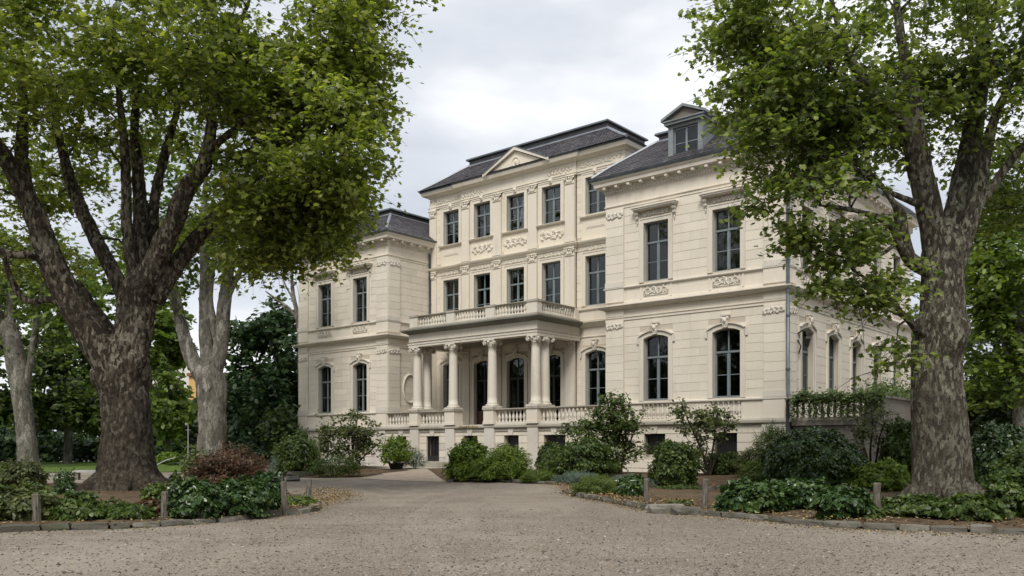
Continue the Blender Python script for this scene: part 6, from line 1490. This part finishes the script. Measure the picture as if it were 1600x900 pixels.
# wall lantern on the side wall by the corner
wl = empty('wall_lantern', L2W(0.02, 1.15, 6.0), ROT + SIDE); tag(wl, 'black iron lantern bracket on the side wall by the corner downpipe', 'lantern')
MB().tube([(0, -0.02, 0.25), (0, -0.2, 0.38), (0, -0.38, 0.32), (0, -0.42, 0.15)], 0.035, 6).tube([(0, -0.02, 0), (0, -0.15, -0.3), (0, -0.05, -0.6)], 0.03, 6).build('bracket', M['iron'], wl)
MB().lathe([(0.05, -0.35), (0.13, -0.05), (0.15, 0.0), (0.05, 0.12), (0.01, 0.16)], 0, -0.42, 6, 0.0).build('lantern_body', M['iron'], wl)

# fallen leaves and loose pebbles on the gravel
def litter(name, n, fn, size, mat, tmpl, cat, label, spread):
    P_ = []
    while len(P_) < n:
        q = fn()
        if q: P_.append((q[0], q[1], gz(*q) + 0.012))
    P_ = np.array(P_); Vv, Ff = place_leaves(P_, size, tmpl, np.tile([0, 0, 1.0], (len(P_), 1)), spread, RG); tag(link(name, np_mesh(name, Vv, Ff, M[mat])), label, cat, kind='stuff')
def near_kerb(line, w_):
    def f():
        i = rnd.randrange(len(line) - 1); p = line[i].lerp(line[i + 1], rnd.random()); d = abs(rnd.gauss(0, w_)); c = Vector((0, -1)); return (p.x + rnd.gauss(0, .2), p.y - 0.1 - d)
    return f
litter('fallen_leaves', 2600, near_kerb(kerbR, 0.55), 0.026, 'fallen', 'oval', 'leaves', 'brown fallen leaves along the right bed kerb', 0.3)
litter('fallen_leaves', 900, near_kerb(kerbL, 0.45), 0.026, 'fallen', 'oval', 'leaves', 'brown fallen leaves along the left bed kerb', 0.3)
def anywhere():
    Y = 6.5 + 22 * rnd.random() ** 1.6; return (rnd.uniform(-0.62, 0.62) * Y, Y)
litter('fallen_leaves', 1500, anywhere, 0.019, 'fallen', 'oval', 'leaves', 'scattered leaf bits over the open gravel drive', 0.3)
def pebbles(n):
    tv = np.array([(1, 0, 0), (0, 1, 0), (-1, 0, 0), (0, -1, 0), (0, 0, 0.6), (0, 0, -0.6)]); tf = np.array([(0, 1, 4), (1, 2, 4), (2, 3, 4), (3, 0, 4)])
    Y = 6.5 + 15 * RG.random(n) ** 1.5; X = RG.uniform(-0.64, 0.64, n) * Y; s = RG.gamma(3, 0.0032, n) + 0.004; a = RG.uniform(0, 6.28, n)
    z = np.array([gz(x, y) for x, y in zip(X, Y)]); c, sn = np.cos(a), np.sin(a); jit = RG.uniform(0.7, 1.3, (n, 6, 3)); t = tv[None] * jit
    Vv = np.stack([X[:, None] + s[:, None] * (t[:, :, 0] * c[:, None] - t[:, :, 1] * sn[:, None]), Y[:, None] + s[:, None] * (t[:, :, 0] * sn[:, None] + t[:, :, 1] * c[:, None]), z[:, None] + 0.002 + s[:, None] * t[:, :, 2]], 2)
    Ff = tf[None] + (np.arange(n) * 6)[:, None, None]; tag(link('gravel_stones', np_mesh('gravel_stones', Vv.reshape(-1, 3), Ff.reshape(-1, 3), M['pebble'])), 'loose gravel stones over the near drive', 'gravel', kind='stuff')
pebbles(26000)
def in_bed(line, lo, hi):
    def f():
        i = rnd.randrange(len(line) - 1); p = line[i].lerp(line[i + 1], rnd.random()); return (p.x + rnd.gauss(0, .3), p.y + rnd.uniform(lo, hi))
    return f
for ln, lb in ((kerbR, 'brown leaf litter on the soil of the right bed'), (kerbL, 'brown leaf litter on the soil of the left bed')):
    P_ = [in_bed(ln, 0.1, 4.5)() for _ in range(4200)]; P_ = np.array([(x, y, gz(x, y) + 0.09 + 0.07 * rnd.random()) for x, y in P_]); Vv, Ff = place_leaves(P_, 0.035, 'oval', np.tile([0, 0, 1.0], (len(P_), 1)), 0.3, RG); tag(link('leaf_litter', np_mesh('leaf_litter', Vv, Ff, M['fallen'])), lb, 'leaves', kind='stuff')
